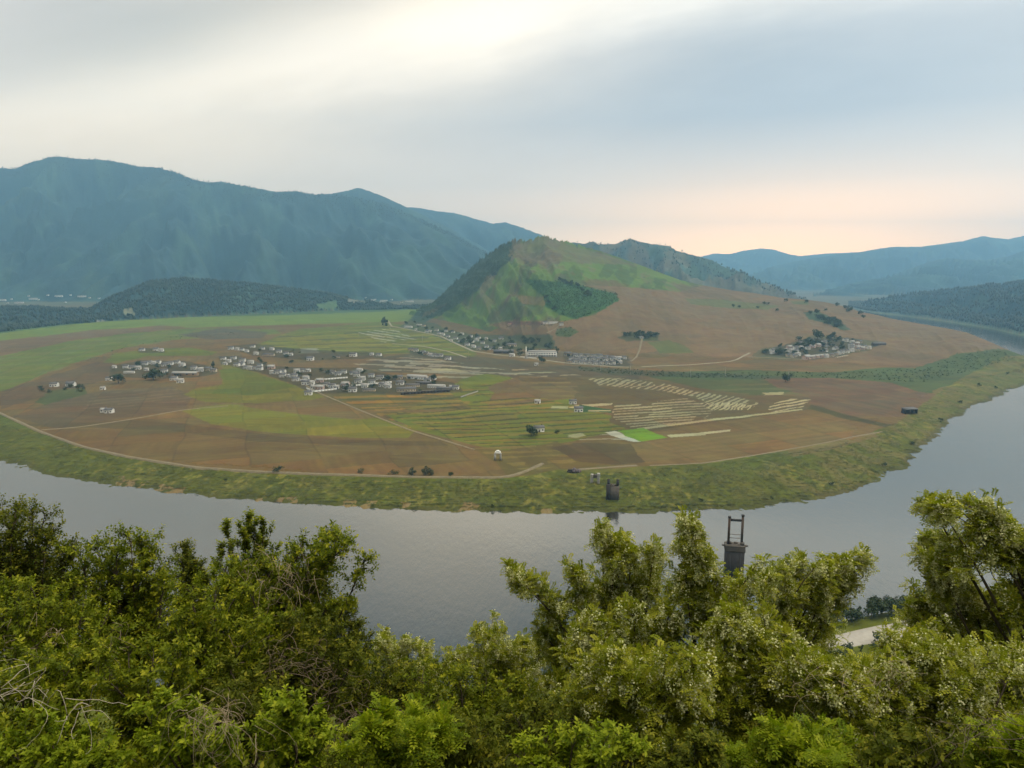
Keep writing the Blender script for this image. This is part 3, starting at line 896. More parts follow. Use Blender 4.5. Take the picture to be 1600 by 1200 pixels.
def build_mountains():
    us = np.concatenate([np.arange(-700, -120, 8), np.arange(-120, 1720, 1.5), np.arange(1720, 2100, 8)])
    a = ((us - 800) / FPX) / (CP + SP * 0.155)
    Yr = np.concatenate([np.arange(1330, 3100, 20), np.arange(3100, 5700, 22), np.arange(5700, 9000, 45), np.arange(9000, 12200, 90)])
    A, Y = np.meshgrid(a, Yr.astype(float))
    z, who = zmount(A, Y, True)
    X = A * Y
    c = np.zeros(A.shape + (4,))
    c[..., :3] = C(110, 124, 84) * 0.8
    for i, L in enumerate(LAYERS):
        c[who == i, :3] = L['col']
    n = fbm(X / 260, Y / 420, 4, 71)[..., None]
    pale = sstep(0.60, 0.75, n) * (who >= 0)[..., None] * 0.25
    c[..., :3] = c[..., :3] * (1 - pale) + C(110, 132, 80) * 0.3 * pale
    n2 = fbm((X + 0.5 * Y) / 170, (Y - 0.3 * X) / 420, 4, 73)[..., None]
    spur = sstep(0.5, 0.68, n2) * (who >= 0)[..., None]
    c[..., :3] = c[..., :3] * (1 - 0.4 * spur) + C(90, 122, 96) * 0.45 * 0.4 * spur
    w3 = (who == 3)[..., None] * sstep(0.42, 0.6, fbm(X / 90, Y / 140, 4, 75))[..., None] * 0.5
    c[..., :3] = c[..., :3] * (1 - w3) + C(142, 124, 92) * 0.4 * w3
    # valley floor beyond the wooded rise: fields and settlement ground
    vf = (who == -1) & (z > 0)
    f = fbm(X / 200, Y / 300, 4, 77)[..., None]
    vc = C(104, 124, 78) * (1 - f) + C(158, 136, 110) * f
    c[vf, :3] = vc[vf] * 0.3
    u, v = proj(X, Y, z)
    g = (who == len(LAYERS) - 1)
    for poly, col in (([(192, 482), (206, 482), (212, 492), (194, 494)], C(170, 170, 130)), ([(495, 475), (525, 470), (530, 482), (498, 484)], C(112, 142, 92)), ([(150, 500), (165, 500), (165, 504), (150, 504)], C(176, 176, 160)),
                      ([(540, 466), (565, 467), (575, 474), (545, 474)], C(170, 170, 150))):
        m = inpoly(u, v, poly) & g
        c[m, :3] = np.asarray(col) * 0.3
    keep = z > -3.9
    kq = keep[:-1, :-1] | keep[1:, :-1] | keep[:-1, 1:] | keep[1:, 1:]
    V = np.stack([X, Y, z], -1).reshape(-1, 3)
    F = grid_faces(*A.shape, keep=kq)
    me = make_mesh('mountains', V, [F], M_MOUNT, smooth=True, cols=c.reshape(-1, 4))
    link('mountains', me, kind='structure')


build_mountains()


# ------------------------------------------------------------------ near bank below the camera
def yshore(X):
    return 240 + 0.34 * np.clip(X, 0, 400)


def znear(X, Y):
    X, Y = np.asarray(X, float), np.asarray(Y, float)
    ysh = yshore(X)
    yb = ysh - 48
    z1 = 148.2 - 0.68 * np.clip(Y, -12, 60)
    zb = 5.0
    t = np.clip((Y - 60) / (yb - 60), 0, 1)
    z2 = 107.4 + (zb - 107.4) * (1.25 * t - 0.25 * t * t)
    z = np.where(Y < 60, z1, z2)
    z = np.where(Y > yb, zb - (zb + 2.5) * sstep(ysh - 10, ysh + 6, Y), z)
    return z + (fbm(X / 9, Y / 9, 3, 91) - 0.5) * np.where(Y < yb, 1.4, 0.3)


def build_near():
    xs = np.concatenate([np.arange(-420, -60, 12), np.arange(-60, 60, 1.2), np.arange(60, 520, 6)]).astype(float)
    ys = np.concatenate([np.arange(-60, 0, 6), np.arange(0, 60, 1.0), np.arange(60, 440, 4)]).astype(float)
    X, Y = np.meshgrid(xs, ys)
    z = znear(X, Y)
    c = np.zeros(X.shape + (4,))
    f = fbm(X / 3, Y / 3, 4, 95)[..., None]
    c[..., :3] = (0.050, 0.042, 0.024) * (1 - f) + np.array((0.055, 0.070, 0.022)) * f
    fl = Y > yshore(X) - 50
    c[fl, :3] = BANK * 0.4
    keep = z > -2.4
    kq = keep[:-1, :-1] | keep[1:, :-1] | keep[:-1, 1:] | keep[1:, 1:]
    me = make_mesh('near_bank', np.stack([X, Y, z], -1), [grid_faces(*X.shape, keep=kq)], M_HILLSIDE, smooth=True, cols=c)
    link('hillside', me, kind='structure')


build_near()


def sheet(name, x0, x1, y0, y1, z, mat):
    V = np.array([(x0, y0, z), (x1, y0, z), (x1, y1, z), (x0, y1, z)], float)
    link(name, make_mesh(name, V, [np.array([[0, 1, 2, 3]])], mat), kind='structure')


sheet('river', -6500, 6500, -600, 6500, 0.0, M_WATER)
sheet('ground', -10200, 10200, -1000, 12400, -5.0, mottled('ground_earth', (0.12, 0.10, 0.06), 0.3, 0.01))


# ------------------------------------------------------------------ roads on their low embankments
M_ROAD = mottled('dirt_road', (0.17, 0.135, 0.075), 0.3, 0.3)
M_PALE = mottled('pale_road', (0.24, 0.21, 0.14), 0.25, 0.3)


def dense(P, step):
    P = np.asarray(P, float)
    d = np.concatenate([[0], np.cumsum(np.linalg.norm(np.diff(P[:, :2], axis=0), axis=1))])
    n = max(2, int(d[-1] / step))
    s = np.linspace(0, d[-1], n)
    Q = np.stack([np.interp(s, d, P[:, k]) for k in range(2)], 1)
    k = np.ones(5) / 5
    if n > 12:
        pad = np.pad(Q, ((2, 2), (0, 0)), mode='edge')
        Q = np.stack([np.convolve(pad[:, j], k, 'valid') for j in range(2)], 1)
    return Q


def ribbon(name, pxs, width, mat, rise=0.5, zf=None, world_pts=None):
    P = np.array([hit(u, v)[:2] for u, v in pxs]) if world_pts is None else np.array(world_pts, float)
    Q = dense(P, 4.0)
    t = np.gradient(Q, axis=0)
    t /= np.linalg.norm(t, axis=1, keepdims=True) + 1e-9
    nrm_ = np.stack([-t[:, 1], t[:, 0]], 1)
    wob = 1 + 0.3 * (vn(np.arange(len(Q)) * 0.4, np.zeros(len(Q)), 3) - 0.5)
    rows = []
    zz = zf or (lambda X, Y: zpen(X / Y, Y))
    lat = [-1.0, -0.5, 0, 0.5, 1.0]
    zl = np.max([zz(Q[:, 0] + nrm_[:, 0] * k * width / 2, Q[:, 1] + nrm_[:, 1] * k * width / 2) for k in lat], axis=0)
    zl = np.maximum(zl, np.convolve(np.pad(zl, 2, mode='edge'), np.ones(5) / 5, 'valid')) + rise
    for k, dz_ in ((-0.5 - 0.9 / width, -rise - 1.2), (-0.5, 0), (0.5, 0), (0.5 + 0.9 / width, -rise - 1.2)):
        o = Q + nrm_ * (k * width * wob)[:, None]
        rows.append(np.stack([o[:, 0], o[:, 1], zl + dz_], 1))
    V = np.stack(rows, 0)
    me = make_mesh(name, V.reshape(-1, 3), [grid_faces(4, len(Q))[:, ::-1]], mat)
    link(name, me, kind='structure')


ribbon('dike_road', [(-150, 610), (0, 646), (60, 674), (130, 699), (200, 715), (300, 731), (400, 738), (500, 742), (640, 746), (790, 747), (820, 738), (850, 724)], 2.6, M_ROAD, 0.9)
ribbon('village_road', [(606, 501), (612, 510), (650, 517), (690, 526), (715, 538), (740, 549), (780, 555), (830, 560), (880, 567), (960, 573), (985, 574)], 5.0, M_PALE, 0.5)
ribbon('slope_road', [(1000, 573), (1080, 570), (1140, 565), (1160, 557), (1172, 551)], 3.6, M_PALE, 0.3)
ribbon('field_road', [(470, 598), (500, 615), (560, 640), (640, 672), (700, 690), (745, 704)], 2.0, M_ROAD, 0.4)
ribbon('track', [(60, 672), (120, 668), (200, 656), (290, 640), (360, 634)], 2.2, M_ROAD, 0.3)
ribbon('bank_path', [(1010, 728), (1100, 724), (1200, 708), (1300, 690), (1380, 674)], 1.6, M_ROAD, 0.3)
ribbon('paddy_track', [(900, 734), (1000, 727)], 3.0, M_ROAD, 0.3)
ribbon('hill_path', [(1003, 529), (1000, 545), (985, 565)], 3.0, M_ROAD, 0.3)
ribbon('yard_path', [(853, 524), (868, 514), (878, 505)], 4.0, M_ROAD, 0.3)
ribbon('hamlet_lane', [(1165, 557), (1200, 559), (1240, 561), (1260, 563)], 3.5, M_ROAD, 0.3)
ribbon('plain_lane', [(612, 537), (660, 541), (700, 549), (730, 559)], 4.0, M_PALE, 0.4)
ribbon('riverside_road', None, 9.0, mottled('concrete_road', (0.34, 0.31, 0.26), 0.15, 0.4), 0.25, znear,
       world_pts=[(x, float(yshore(x)) - 22) for x in range(96, 330, 6)])

# ------------------------------------------------------------------ the evening haze over the whole valley
hz, HT, ho = new_mat('evening_haze')
pv = HT.n('ShaderNodeVolumePrincipled')
pv.inputs['Color'].default_value = (0.34, 0.66, 0.95, 1)
pv.inputs['Density'].default_value = 0.00013
pv.inputs['Anisotropy'].default_value = 0.5
HT.t.links.new(pv.outputs[0], ho.inputs['Volume'])
hb = MB().box((0, 5700, 541.5), (21000, 14000, 1095))
hm_ = hb.mesh('haze', hz)
link('haze', hm_, kind='stuff')

# ------------------------------------------------------------------ houses, walls, poles, piers on the peninsula
M_WHITE = mottled('limewash', (0.78, 0.76, 0.69), 0.1, 0.6)
M_CREAMW = mottled('cream_render', (0.56, 0.47, 0.34), 0.15, 0.6)
M_PINKW = mottled('pink_render', (0.58, 0.42, 0.34), 0.15, 0.6)
M_ROOF = mottled('grey_roof_tiles', (0.11, 0.105, 0.10), 0.3, 1.2)
M_ROOFL = mottled('pale_roof_tiles', (0.30, 0.285, 0.255), 0.25, 1.2)
M_ROOFR = mottled('clay_roof_tiles', (0.28, 0.15, 0.10), 0.25, 1.2)
M_DARK = mottled('dark_opening', (0.03, 0.03, 0.032), 0.2, 1.0, 0.5)
M_WOOD = mottled('weathered_wood', (0.16, 0.12, 0.085), 0.3, 1.5)
M_STONE = mottled('old_masonry', (0.11, 0.09, 0.07), 0.35, 0.5, 0.9, 0.2, 6, 0.5)
M_STONED = mottled('dark_masonry', (0.045, 0.038, 0.035), 0.35, 0.5, 0.9, 0.2, 6, 0.5)
M_RUST = mottled('rusty_steel', (0.09, 0.055, 0.032), 0.35, 0.8, 0.75)
M_CONC = mottled('pale_concrete', (0.33, 0.31, 0.27), 0.18, 0.5)
M_LEAFD = None


def house_meshes(w, d, h, rh):
    """long side along x; returns wall, roof, door, window, chimney meshes"""
    wl = MB()
    x, y = w / 2, d / 2
    V = [(-x, -y, -0.6), (x, -y, -0.6), (x, y, -0.6), (-x, y, -0.6), (-x, -y, h), (x, -y, h), (x, y, h), (-x, y, h), (-x, 0, h + rh), (x, 0, h + rh)]
    wl.add(V, [(0, 1, 5, 4), (2, 3, 7, 6), (1, 2, 6, 9, 5), (3, 0, 4, 8, 7)])
    rf = MB()
    e, t = 0.45, 0.16
    k = rh / y
    pr = [(-y - e, h - e * k), (0, h + rh), (y + e, h - e * k), (y + e, h - e * k + t), (0, h + rh + t * 1.3), (-y - e, h - e * k + t)]
    V = [(sx * (x + 0.35), a, b + 0.01) for sx in (-1, 1) for a, b in pr]
    rf.add(V, [(0, 1, 7, 6), (1, 2, 8, 7), (2, 3, 9, 8), (3, 4, 10, 9), (4, 5, 11, 10), (5, 0, 6, 11), (0, 5, 4, 1), (1, 4, 3, 2), (6, 7, 10, 11), (7, 8, 9, 10)])
    dr = MB().box((0, 0, 0.95), (1.0, 0.10, 1.9))
    wn = MB().box((0, 0, 0), (1.2, 0.10, 1.0))
    ch = MB().box((0, 0, 0), (0.6, 0.6, 1.6))
    return wl, rf, dr, wn, ch


HM = {}


def house_kind(key, w, d, h, rh, wall, roof, nwin):
    wl, rf, dr, wn, ch = house_meshes(w, d, h, rh)
    HM[key] = dict(w=w, d=d, h=h, rh=rh, n=nwin, wall=wl.mesh('house_wall', wall), roof=rf.mesh('house_roof', roof),
                   door=dr.mesh('house_door', M_WOOD), win=wn.mesh('house_window', M_DARK), chim=ch.mesh('house_chimney', M_STONE))


house_kind('white', 7.4, 5.0, 3.3, 1.3, M_WHITE, M_ROOF, 2)
house_kind('whitep', 7.0, 5.0, 3.3, 1.3, M_WHITE, M_ROOFL, 2)
house_kind('cream', 7.4, 5.4, 3.2, 1.3, M_CREAMW, M_ROOF, 2)
house_kind('pink', 8.5, 5.4, 3.0, 1.7, M_PINKW, M_ROOFL, 2)
house_kind('grey', 8.0, 5.6, 2.9, 1.8, M_WHITE, M_ROOF, 2)
house_kind('shedw', 5.0, 4.0, 2.5, 1.2, M_WHITE, M_ROOFL, 1)
house_kind('long', 22.0, 6.0, 3.2, 1.8, M_CREAMW, M_ROOF, 6)
house_kind('longw', 26.0, 6.5, 3.4, 1.9, M_WHITE, M_ROOFL, 7)
house_kind('longd', 30.0, 7.0, 3.4, 2.2, M_STONE, M_ROOF, 7)
house_kind('red', 10.0, 5.5, 2.6, 1.8, M_CREAMW, M_ROOFR, 2)
house_kind('ochre', 20.0, 5.0, 2.4, 1.0, mottled('earth_wall', (0.32, 0.22, 0.12), 0.2, 0.5), M_ROOFL, 3)
KIND_WORDS = dict(white='white house', whitep='pale house', cream='cream house', pink='pink house', grey='low house', shedw='white shed', long='long cream building',
                  longw='long white building', longd='long grey building', red='clay-roofed house', ochre='long ochre building')
HRND = random.Random(11)
n_house = 0


def put_house(kind, p, rz, label, group, sc=1.0):
    H = HM[kind]
    cat = 'building' if kind.startswith('long') or kind == 'ochre' else ('shed' if kind == 'shedw' else 'house')
    nm = {'shedw': 'shed'}.get(kind, 'long_building' if cat == 'building' else 'village_house')
    e = empty(nm, (p[0], p[1], p[2]), label, cat, group, rz)
    e.scale = (sc, sc, sc)
    link('wall', H['wall'], e)
    rf = link('roof', H['roof'], e)
    c = link('chimney', H['chim'], rf)
    c.location = (H['w'] * 0.32, 0.3, H['h'] + H['rh'] + 0.3)
    n = H['n']
    xs = [(-0.5 + (i + 0.5) / (n + 1)) * H['w'] for i in range(n + 1)]
    di = n // 2 if n > 1 else 1
    for i, x in enumerate(xs):
        o = link('door' if i == di else 'window', H['door'] if i == di else H['win'], e)
        o.location = (x, -H['d'] / 2 - 0.03, 0.0 if i == di else 1.55)
    return e


ONES = ['', 'first', 'second', 'third', 'fourth', 'fifth', 'sixth', 'seventh', 'eighth', 'ninth', 'tenth', 'eleventh', 'twelfth', 'thirteenth', 'fourteenth', 'fifteenth', 'sixteenth', 'seventeenth', 'eighteenth', 'nineteenth']
TENS = {2: 'twent', 3: 'thirt', 4: 'fort', 5: 'fift'}


def ordw(i):
    if i < 20:
        return ONES[i]
    t, o = divmod(i, 10)
    return TENS[t] + ('ieth' if o == 0 else 'y-' + ONES[o])


def village(where, group, rows, rz0=0.0, spread=0.25):
    """rows: (row phrase, [(u, v, kind[, scale])]); the label counts along the row"""
    for phrase, items in rows:
        items = sorted(items, key=lambda q: q[0])
        for i, it in enumerate(items):
            u, v, kind = it[:3]
            sc = (it[3] if len(it) > 3 else 1.0) * HRND.uniform(0.95, 1.12) * (1.15 if kind in ('white', 'whitep', 'cream', 'pink', 'grey', 'shedw') else 1.0)
            p = hit(u, v)
            pos = 'the only one' if len(items) == 1 else (ordw(i + 1) + ' from left')
            put_house(kind, p, rz0 + HRND.uniform(-spread, spread), f'{KIND_WORDS[kind]}, {pos} in the {phrase} of {where}', group, sc)


w_, p_, c_, k_, g_, s_ = 'white', 'whitep', 'cream', 'pink', 'grey', 'shedw'
village('the dark-tree hamlet', 'houses of the hamlet round the dark tree', [
    ('top row', [(222, 548, g_), (244, 548, w_), (252, 549, p_)]),
    ('back row', [(179, 575, s_), (226, 570, g_), (233, 568, w_), (240, 569, p_), (247, 568, w_), (258, 572, g_), (266, 570, w_), (277, 568, w_), (285, 572, p_)]),
    ('middle row', [(197, 575, w_), (207, 576, g_), (216, 577, p_), (229, 579, s_), (257, 582, w_), (303, 577, w_), (313, 580, p_), (326, 579, c_), (334, 581, c_)]),
    ('front row', [(171, 594, w_), (202, 583, 'longw', 0.55), (290, 587, 'ochre', 1.9), (272, 594, w_), (282, 598, p_)]),
    ('outlying row', [(85, 604, w_), (111, 603, g_), (161, 609, s_)]),
    ('roadside pair', [(163, 644, s_), (171, 645, w_)])], 0.1)
village('the long white village', 'houses of the long white village', [
    ('rear row', [(361, 546, w_), (371, 547, p_), (378, 548, w_), (386, 550, s_), (395, 543, w_), (400, 554, p_), (410, 546, w_), (420, 556, 'long', 1.0), (425, 547, p_), (436, 551, w_), (447, 554, w_), (455, 555, s_), (485, 563, w_, 1.2), (526, 559, 'long', 0.55),
                  (552, 557, w_, 1.4), (581, 555, s_), (592, 556, g_)]),
    ('upper middle row', [(349, 562, w_), (357, 566, p_), (365, 561, w_), (379, 565, w_), (392, 568, p_), (406, 573, w_), (424, 576, k_), (442, 582, w_), (464, 582, p_), (473, 581, w_), (482, 581, s_), (520, 584, w_), (528, 586, g_), (537, 583, w_), (562, 581, p_), (552, 585, g_), (580, 589, w_), (594, 593, w_, 1.2)]),
    ('lower middle row', [(352, 570, s_), (370, 572, w_), (377, 571, g_), (385, 576, w_), (391, 577, p_), (399, 577, w_), (406, 578, w_), (426, 584, p_), (434, 584, w_), (442, 589, w_), (451, 589, s_), (460, 589, w_), (462, 595, w_), (471, 595, 'longw', 0.5), (478, 593, p_), (500, 597, k_), (510, 603, w_), (557, 588, w_), (566, 594, p_), (560, 598, w_), (581, 599, w_)]),
    ('front row', [(478, 601, w_, 1.1), (486, 601, p_), (482, 617, w_), (490, 607, s_), (500, 608, k_), (519, 605, w_), (526, 607, s_), (540, 603, k_), (541, 609, w_), (551, 612, w_, 1.15), (570, 605, p_), (577, 611, 'long', 0.75), (598, 604, w_), (606, 606, p_)])], -0.12)
village('the walled farmyard', 'buildings of the dark walled farmyard', [
    ('back row', [(652, 592, 'longw', 1.15), (668, 596, g_), (624, 592, c_), (676, 593, g_)]),
    ('middle row', [(645, 604, 'long', 0.8), (662, 600, 'longd', 0.7), (682, 606, 'longw', 0.9), (625, 601, g_)]),
    ('front row', [(635, 611, 'long', 1.0), (706, 607, s_), (712, 608, w_), (694, 609, 'longd', 0.6)])], -0.1)
village('the roadside yard', 'buildings of the roadside yard', [
    ('single row', [(642, 548, c_), (650, 549, w_), (661, 552, w_), (666, 554, c_), (673, 556, p_), (680, 557, w_), (688, 557, g_), (700, 562, w_)])], -0.25)
village('the hill-foot village', 'houses of the village at the hill foot', [
    ('upper lane', [(655, 508, 'longw', 0.7), (662, 510, c_), (682, 517, g_), (697, 518, w_), (708, 520, g_), (722, 523, p_), (735, 527, w_), (748, 529, g_), (760, 530, s_), (772, 534, w_), (783, 530, g_)]),
    ('middle lane', [(638, 512, 'longw', 0.9), (672, 519, p_), (686, 522, w_), (692, 524, p_), (700, 527, w_), (712, 530, g_), (719, 534, w_), (727, 531, s_), (737, 535, w_), (745, 533, p_), (754, 537, w_)]),
    ('roadside lane', [(650, 516, s_), (667, 519, w_), (705, 533, s_), (730, 540, w_), (740, 543, p_), (748, 546, c_), (760, 543, w_), (768, 546, g_)]),
    ('works yard', [(796, 541, 'long', 1.3), (787, 552, 'longd', 1.2), (782, 546, s_), (838, 557, g_), (828, 556, s_), (800, 557, p_), (832, 551, s_)])], -0.25, 0.4)
village('the grey hamlet', 'houses of the grey hamlet', [
    ('back row', [(887, 556, c_, 1.3), (898, 557, g_), (907, 557, w_), (917, 557, g_), (927, 558, w_), (937, 558, g_), (947, 560, w_), (955, 561, g_)]),
    ('middle row', [(893, 562, w_), (903, 562, g_), (913, 562, w_), (925, 562, g_), (935, 563, w_), (945, 563, g_), (958, 563, w_), (967, 562, p_), (975, 561, w_)]),
    ('front row', [(890, 567, c_), (900, 567, w_, 1.3), (911, 568, g_), (920, 568, w_), (929, 569, g_), (939, 569, w_), (950, 569, g_), (957, 569, w_), (968, 568, p_)])], 0.0, 0.15)
village('the wooded village', 'houses of the village in the trees', [
    ('top row', [(1250, 538, w_), (1268, 534, w_), (1288, 536, g_), (1292, 541, w_), (1321, 533, w_), (1331, 536, p_), (1343, 536, c_), (1330, 541, w_)]),
    ('upper row', [(1207, 549, g_), (1226, 549, p_), (1233, 544, k_), (1243, 545, w_), (1251, 545, p_), (1262, 546, w_), (1269, 543, k_), (1278, 541, k_), (1285, 539, w_), (1338, 539, k_), (1330, 544, w_)]),
    ('lower row', [(1211, 552, 'longw', 0.75), (1236, 550, p_), (1244, 550, w_), (1252, 546, w_), (1288, 549, g_), (1305, 546, g_), (1330, 546, w_), (1340, 545, k_), (1350, 544, w_), (1357, 545, p_)]),
    ('front row', [(1232, 557, c_), (1239, 558, c_), (1246, 556, p_), (1260, 561, k_, 1.3), (1268, 560, k_), (1275, 559, k_), (1283, 558, k_), (1290, 558, p_), (1298, 557, c_), (1305, 555, c_), (1313, 553, w_, 1.2), (1322, 551, w_), (1331, 549, p_), (1339, 548, c_), (1347, 546, k_)])], 0.35, 0.2)
village('the open fields', 'lone buildings among the fields', [
    ('scattered line', [(840, 630, s_), (895, 631, w_), (904, 643, w_), (842, 674, w_), (960, 560, s_), (838, 571, s_)]),
    ('bare terrace row', [(797, 508, 'red', 1.0), (852, 506, w_), (864, 506, 'longw', 0.8), (877, 508, w_)]),
    ('copse on the slope', [(1002, 528, w_)])], 0.0)
e = put_house('longd', hit(1373, 539), 0.2, 'long grey shed at the end of the lane beside the village in trees', None, 0.9)


# the white two-storey hall, the obelisk
def hall():
    p = hit(847, 557)
    k = 1.55
    e = empty('assembly_hall', tuple(p), 'large white two-storey hall with rows of windows behind the obelisk', 'building', None, -0.03)
    W_, D_, H_ = 34 * k, 10, 8.5
    wl = MB()
    wl.box((0, 0, H_ / 2 - 0.5), (W_, D_, H_ + 1))
    link('wall', wl.mesh('hall_wall', M_WHITE), e)
    rf = MB()
    V = [(-W_ / 2 - .6, -D_ / 2 - .6, H_ + 0.02), (W_ / 2 + .6, -D_ / 2 - .6, H_ + 0.02), (W_ / 2 + .6, D_ / 2 + .6, H_ + 0.02), (-W_ / 2 - .6, D_ / 2 + .6, H_ + 0.02), (-W_ / 2 + 3, 0, H_ + 2.6), (W_ / 2 - 3, 0, H_ + 2.6)]
    rf.add(V, [(0, 1, 5, 4), (1, 2, 5), (2, 3, 4, 5), (3, 0, 4), (3, 2, 1, 0)])
    link('roof', rf.mesh('hall_roof', M_ROOFL), e)
    wm = MB().box((0, 0, 0), (2.4, 0.12, 1.9)).mesh('hall_window', M_DARK)
    for fl in (2.1, 6.0):
        for i in range(11):
            if fl < 3 and i == 5:
                continue
            o = link('window', wm, e)
            o.location = ((i - 5) * W_ / 11.6, -D_ / 2 - 0.04, fl)
    dr = MB().box((0, -D_ / 2 - 0.06, 1.5), (3.4, 0.16, 3.0))
    link('door', dr.mesh('hall_door', M_WOOD), e)
    pt = MB().box((0, -D_ / 2 - 1.6, 3.4), (5.2, 3.0, 0.35)).box((-2.3, -D_ / 2 - 2.8, 1.5), (0.35, 0.35, 3.4)).box((2.3, -D_ / 2 - 2.8, 1.5), (0.35, 0.35, 3.4))
    link('porch', pt.mesh('hall_porch', M_CONC), e)


hall()
p = hit(822, 560)
e = empty('obelisk', tuple(p), 'tall slim white obelisk on a stepped base beside the village road', 'monument')
link('base', MB().box((0, 0, 0.4), (7.5, 7.5, 1.8)).box((0, 0, 2.0), (4.6, 4.6, 1.4)).mesh('obelisk_base', M_CONC), e)
sh = MB().box((0, 0, 11.2), (2.6, 2.6, 17.0), 0, 0.5)
link('shaft', sh.mesh('obelisk_shaft', M_WHITE), e)
tp = MB()
tp.add([(-.65, -.65, 19.7), (.65, -.65, 19.7), (.65, .65, 19.7), (-.65, .65, 19.7), (0, 0, 22.0)], [(0, 1, 4), (1, 2, 4), (2, 3, 4), (3, 0, 4), (3, 2, 1, 0)])
link('tip', tp.mesh('obelisk_tip', M_WHITE), e)


# white yard walls of the villages
def yard_wall(pa, pb, label, h=2.3, mat=None, group='yard walls of the villages', t=0.5):
    A_, B_ = hit(*pa), hit(*pb)
    n = max(3, int(np.linalg.norm(B_ - A_) / 4))
    m = MB()
    cp = MB()
    ang = math.atan2(B_[1] - A_[1], B_[0] - A_[0])
    for i in range(n):
        q = A_ + (B_ - A_) * (i + 0.5) / n
        z = float(zpen(np.array([q[0] / q[1]]), np.array([q[1]]))[0])
        L_ = np.linalg.norm(B_ - A_) / n
        m.box((q[0] - A_[0], q[1] - A_[1], z - A_[2] + h / 2 - 0.4), (L_ * 0.999, t, h + 0.8), ang)
        cp.box((q[0] - A_[0], q[1] - A_[1], z - A_[2] + h + 0.09), (L_ * 0.999, t + 0.2, 0.16), ang)
    e = empty('yard_wall', tuple(A_), label, 'wall', group)
    link('masonry', m.mesh('yard_wall', mat or M_WHITE), e)
    link('coping', cp.mesh('yard_coping', M_ROOFL), e)


yard_wall((479, 608), (491, 613), 'short white yard wall at the near corner of the long white village')
yard_wall((491, 613), (526, 609), 'white yard wall along the front lane of the long white village')
yard_wall((549, 604), (612, 598), 'long white yard wall behind the front row, towards the dark farmyard')
yard_wall((492, 595), (543, 591), 'white yard wall with a pink house before it, in the village middle')
yard_wall((626, 617), (703, 612), 'long dark brown yard wall in front of the farmyard', 3.0, M_STONED)
yard_wall((720, 621), (747, 612), 'low pale wall beside the field right of the dark farmyard', 1.2, M_CONC)
yard_wall((1306, 559), (1325, 556), 'low tan yard wall below the pink row of the village in trees', 1.6, M_CREAMW)
yard_wall((813, 558), (838, 560), 'low white wall at the foot of the obelisk', 1.4)


# utility poles across the slope foot
def pole(u, v, h, label):
    p = hit(u, v)
    e = empty('utility_pole', tuple(p), label, 'utility pole', 'utility poles across the plain')
    link('post', MB().tube([(0, 0, -0.5), (0, 0, h)], [0.28, 0.20], 6).mesh('pole_post', M_CONC), e)
    ca = link('crossarm', MB().box((0, -0.3, h - 0.9), (3.0, 0.25, 0.25)).box((0, -0.3, h - 2.2), (2.2, 0.2, 0.2)).mesh('pole_crossarm', M_WOOD), e)
    for x in (-1.3, 0, 1.3):
        o = link('insulator', INSUL, ca)
        o.location = (x, -0.3, h - 0.6)


INSUL = MB().tube([(0, 0, -0.18), (0, 0, 0), (0, 0, 0.16)], [0.09, 0.16, 0.06], 6).mesh('insulator', M_CONC)
for u, v, h, lb in ((938, 584, 17, 'tall pole in front of the grey hamlet'), (985, 586, 16, 'pole at the turn of the path beside the grey hamlet'), (1079, 590, 15, 'pale pole below the straight slope road'),
                    (1133, 591, 15, 'pole below the road bend, above the terraced paddies'), (732, 562, 15, 'pole beside the village road at the wet dark fields'), (660, 535, 15, 'pole in the green paddies before the hill village'),
                    (560, 528, 14, 'lone pole standing in the bright green paddies'), (1232, 593, 14, 'pole near the bushes under the village in trees')):
    pole(u, v, h, lb)


# ------------------------------------------------------------------ the broken bridge: piers in line
def spoil(m, seed, c, d, amp=0.35):
    """rough block: a box cut in courses with chipped edges"""
    r = random.Random(seed)
    nz = 7
    for i in range(nz):
        z0 = -d[2] / 2 + d[2] * i / nz
        k = 1 + r.uniform(-0.012, 0.012)
        m.box((c[0] + r.uniform(-amp, amp) * 0.2, c[1] + r.uniform(-amp, amp) * 0.2, c[2] + z0 + d[2] / nz / 2), (d[0] * k, d[1] * k, d[2] / nz - 0.012), r.uniform(-0.01, 0.01))


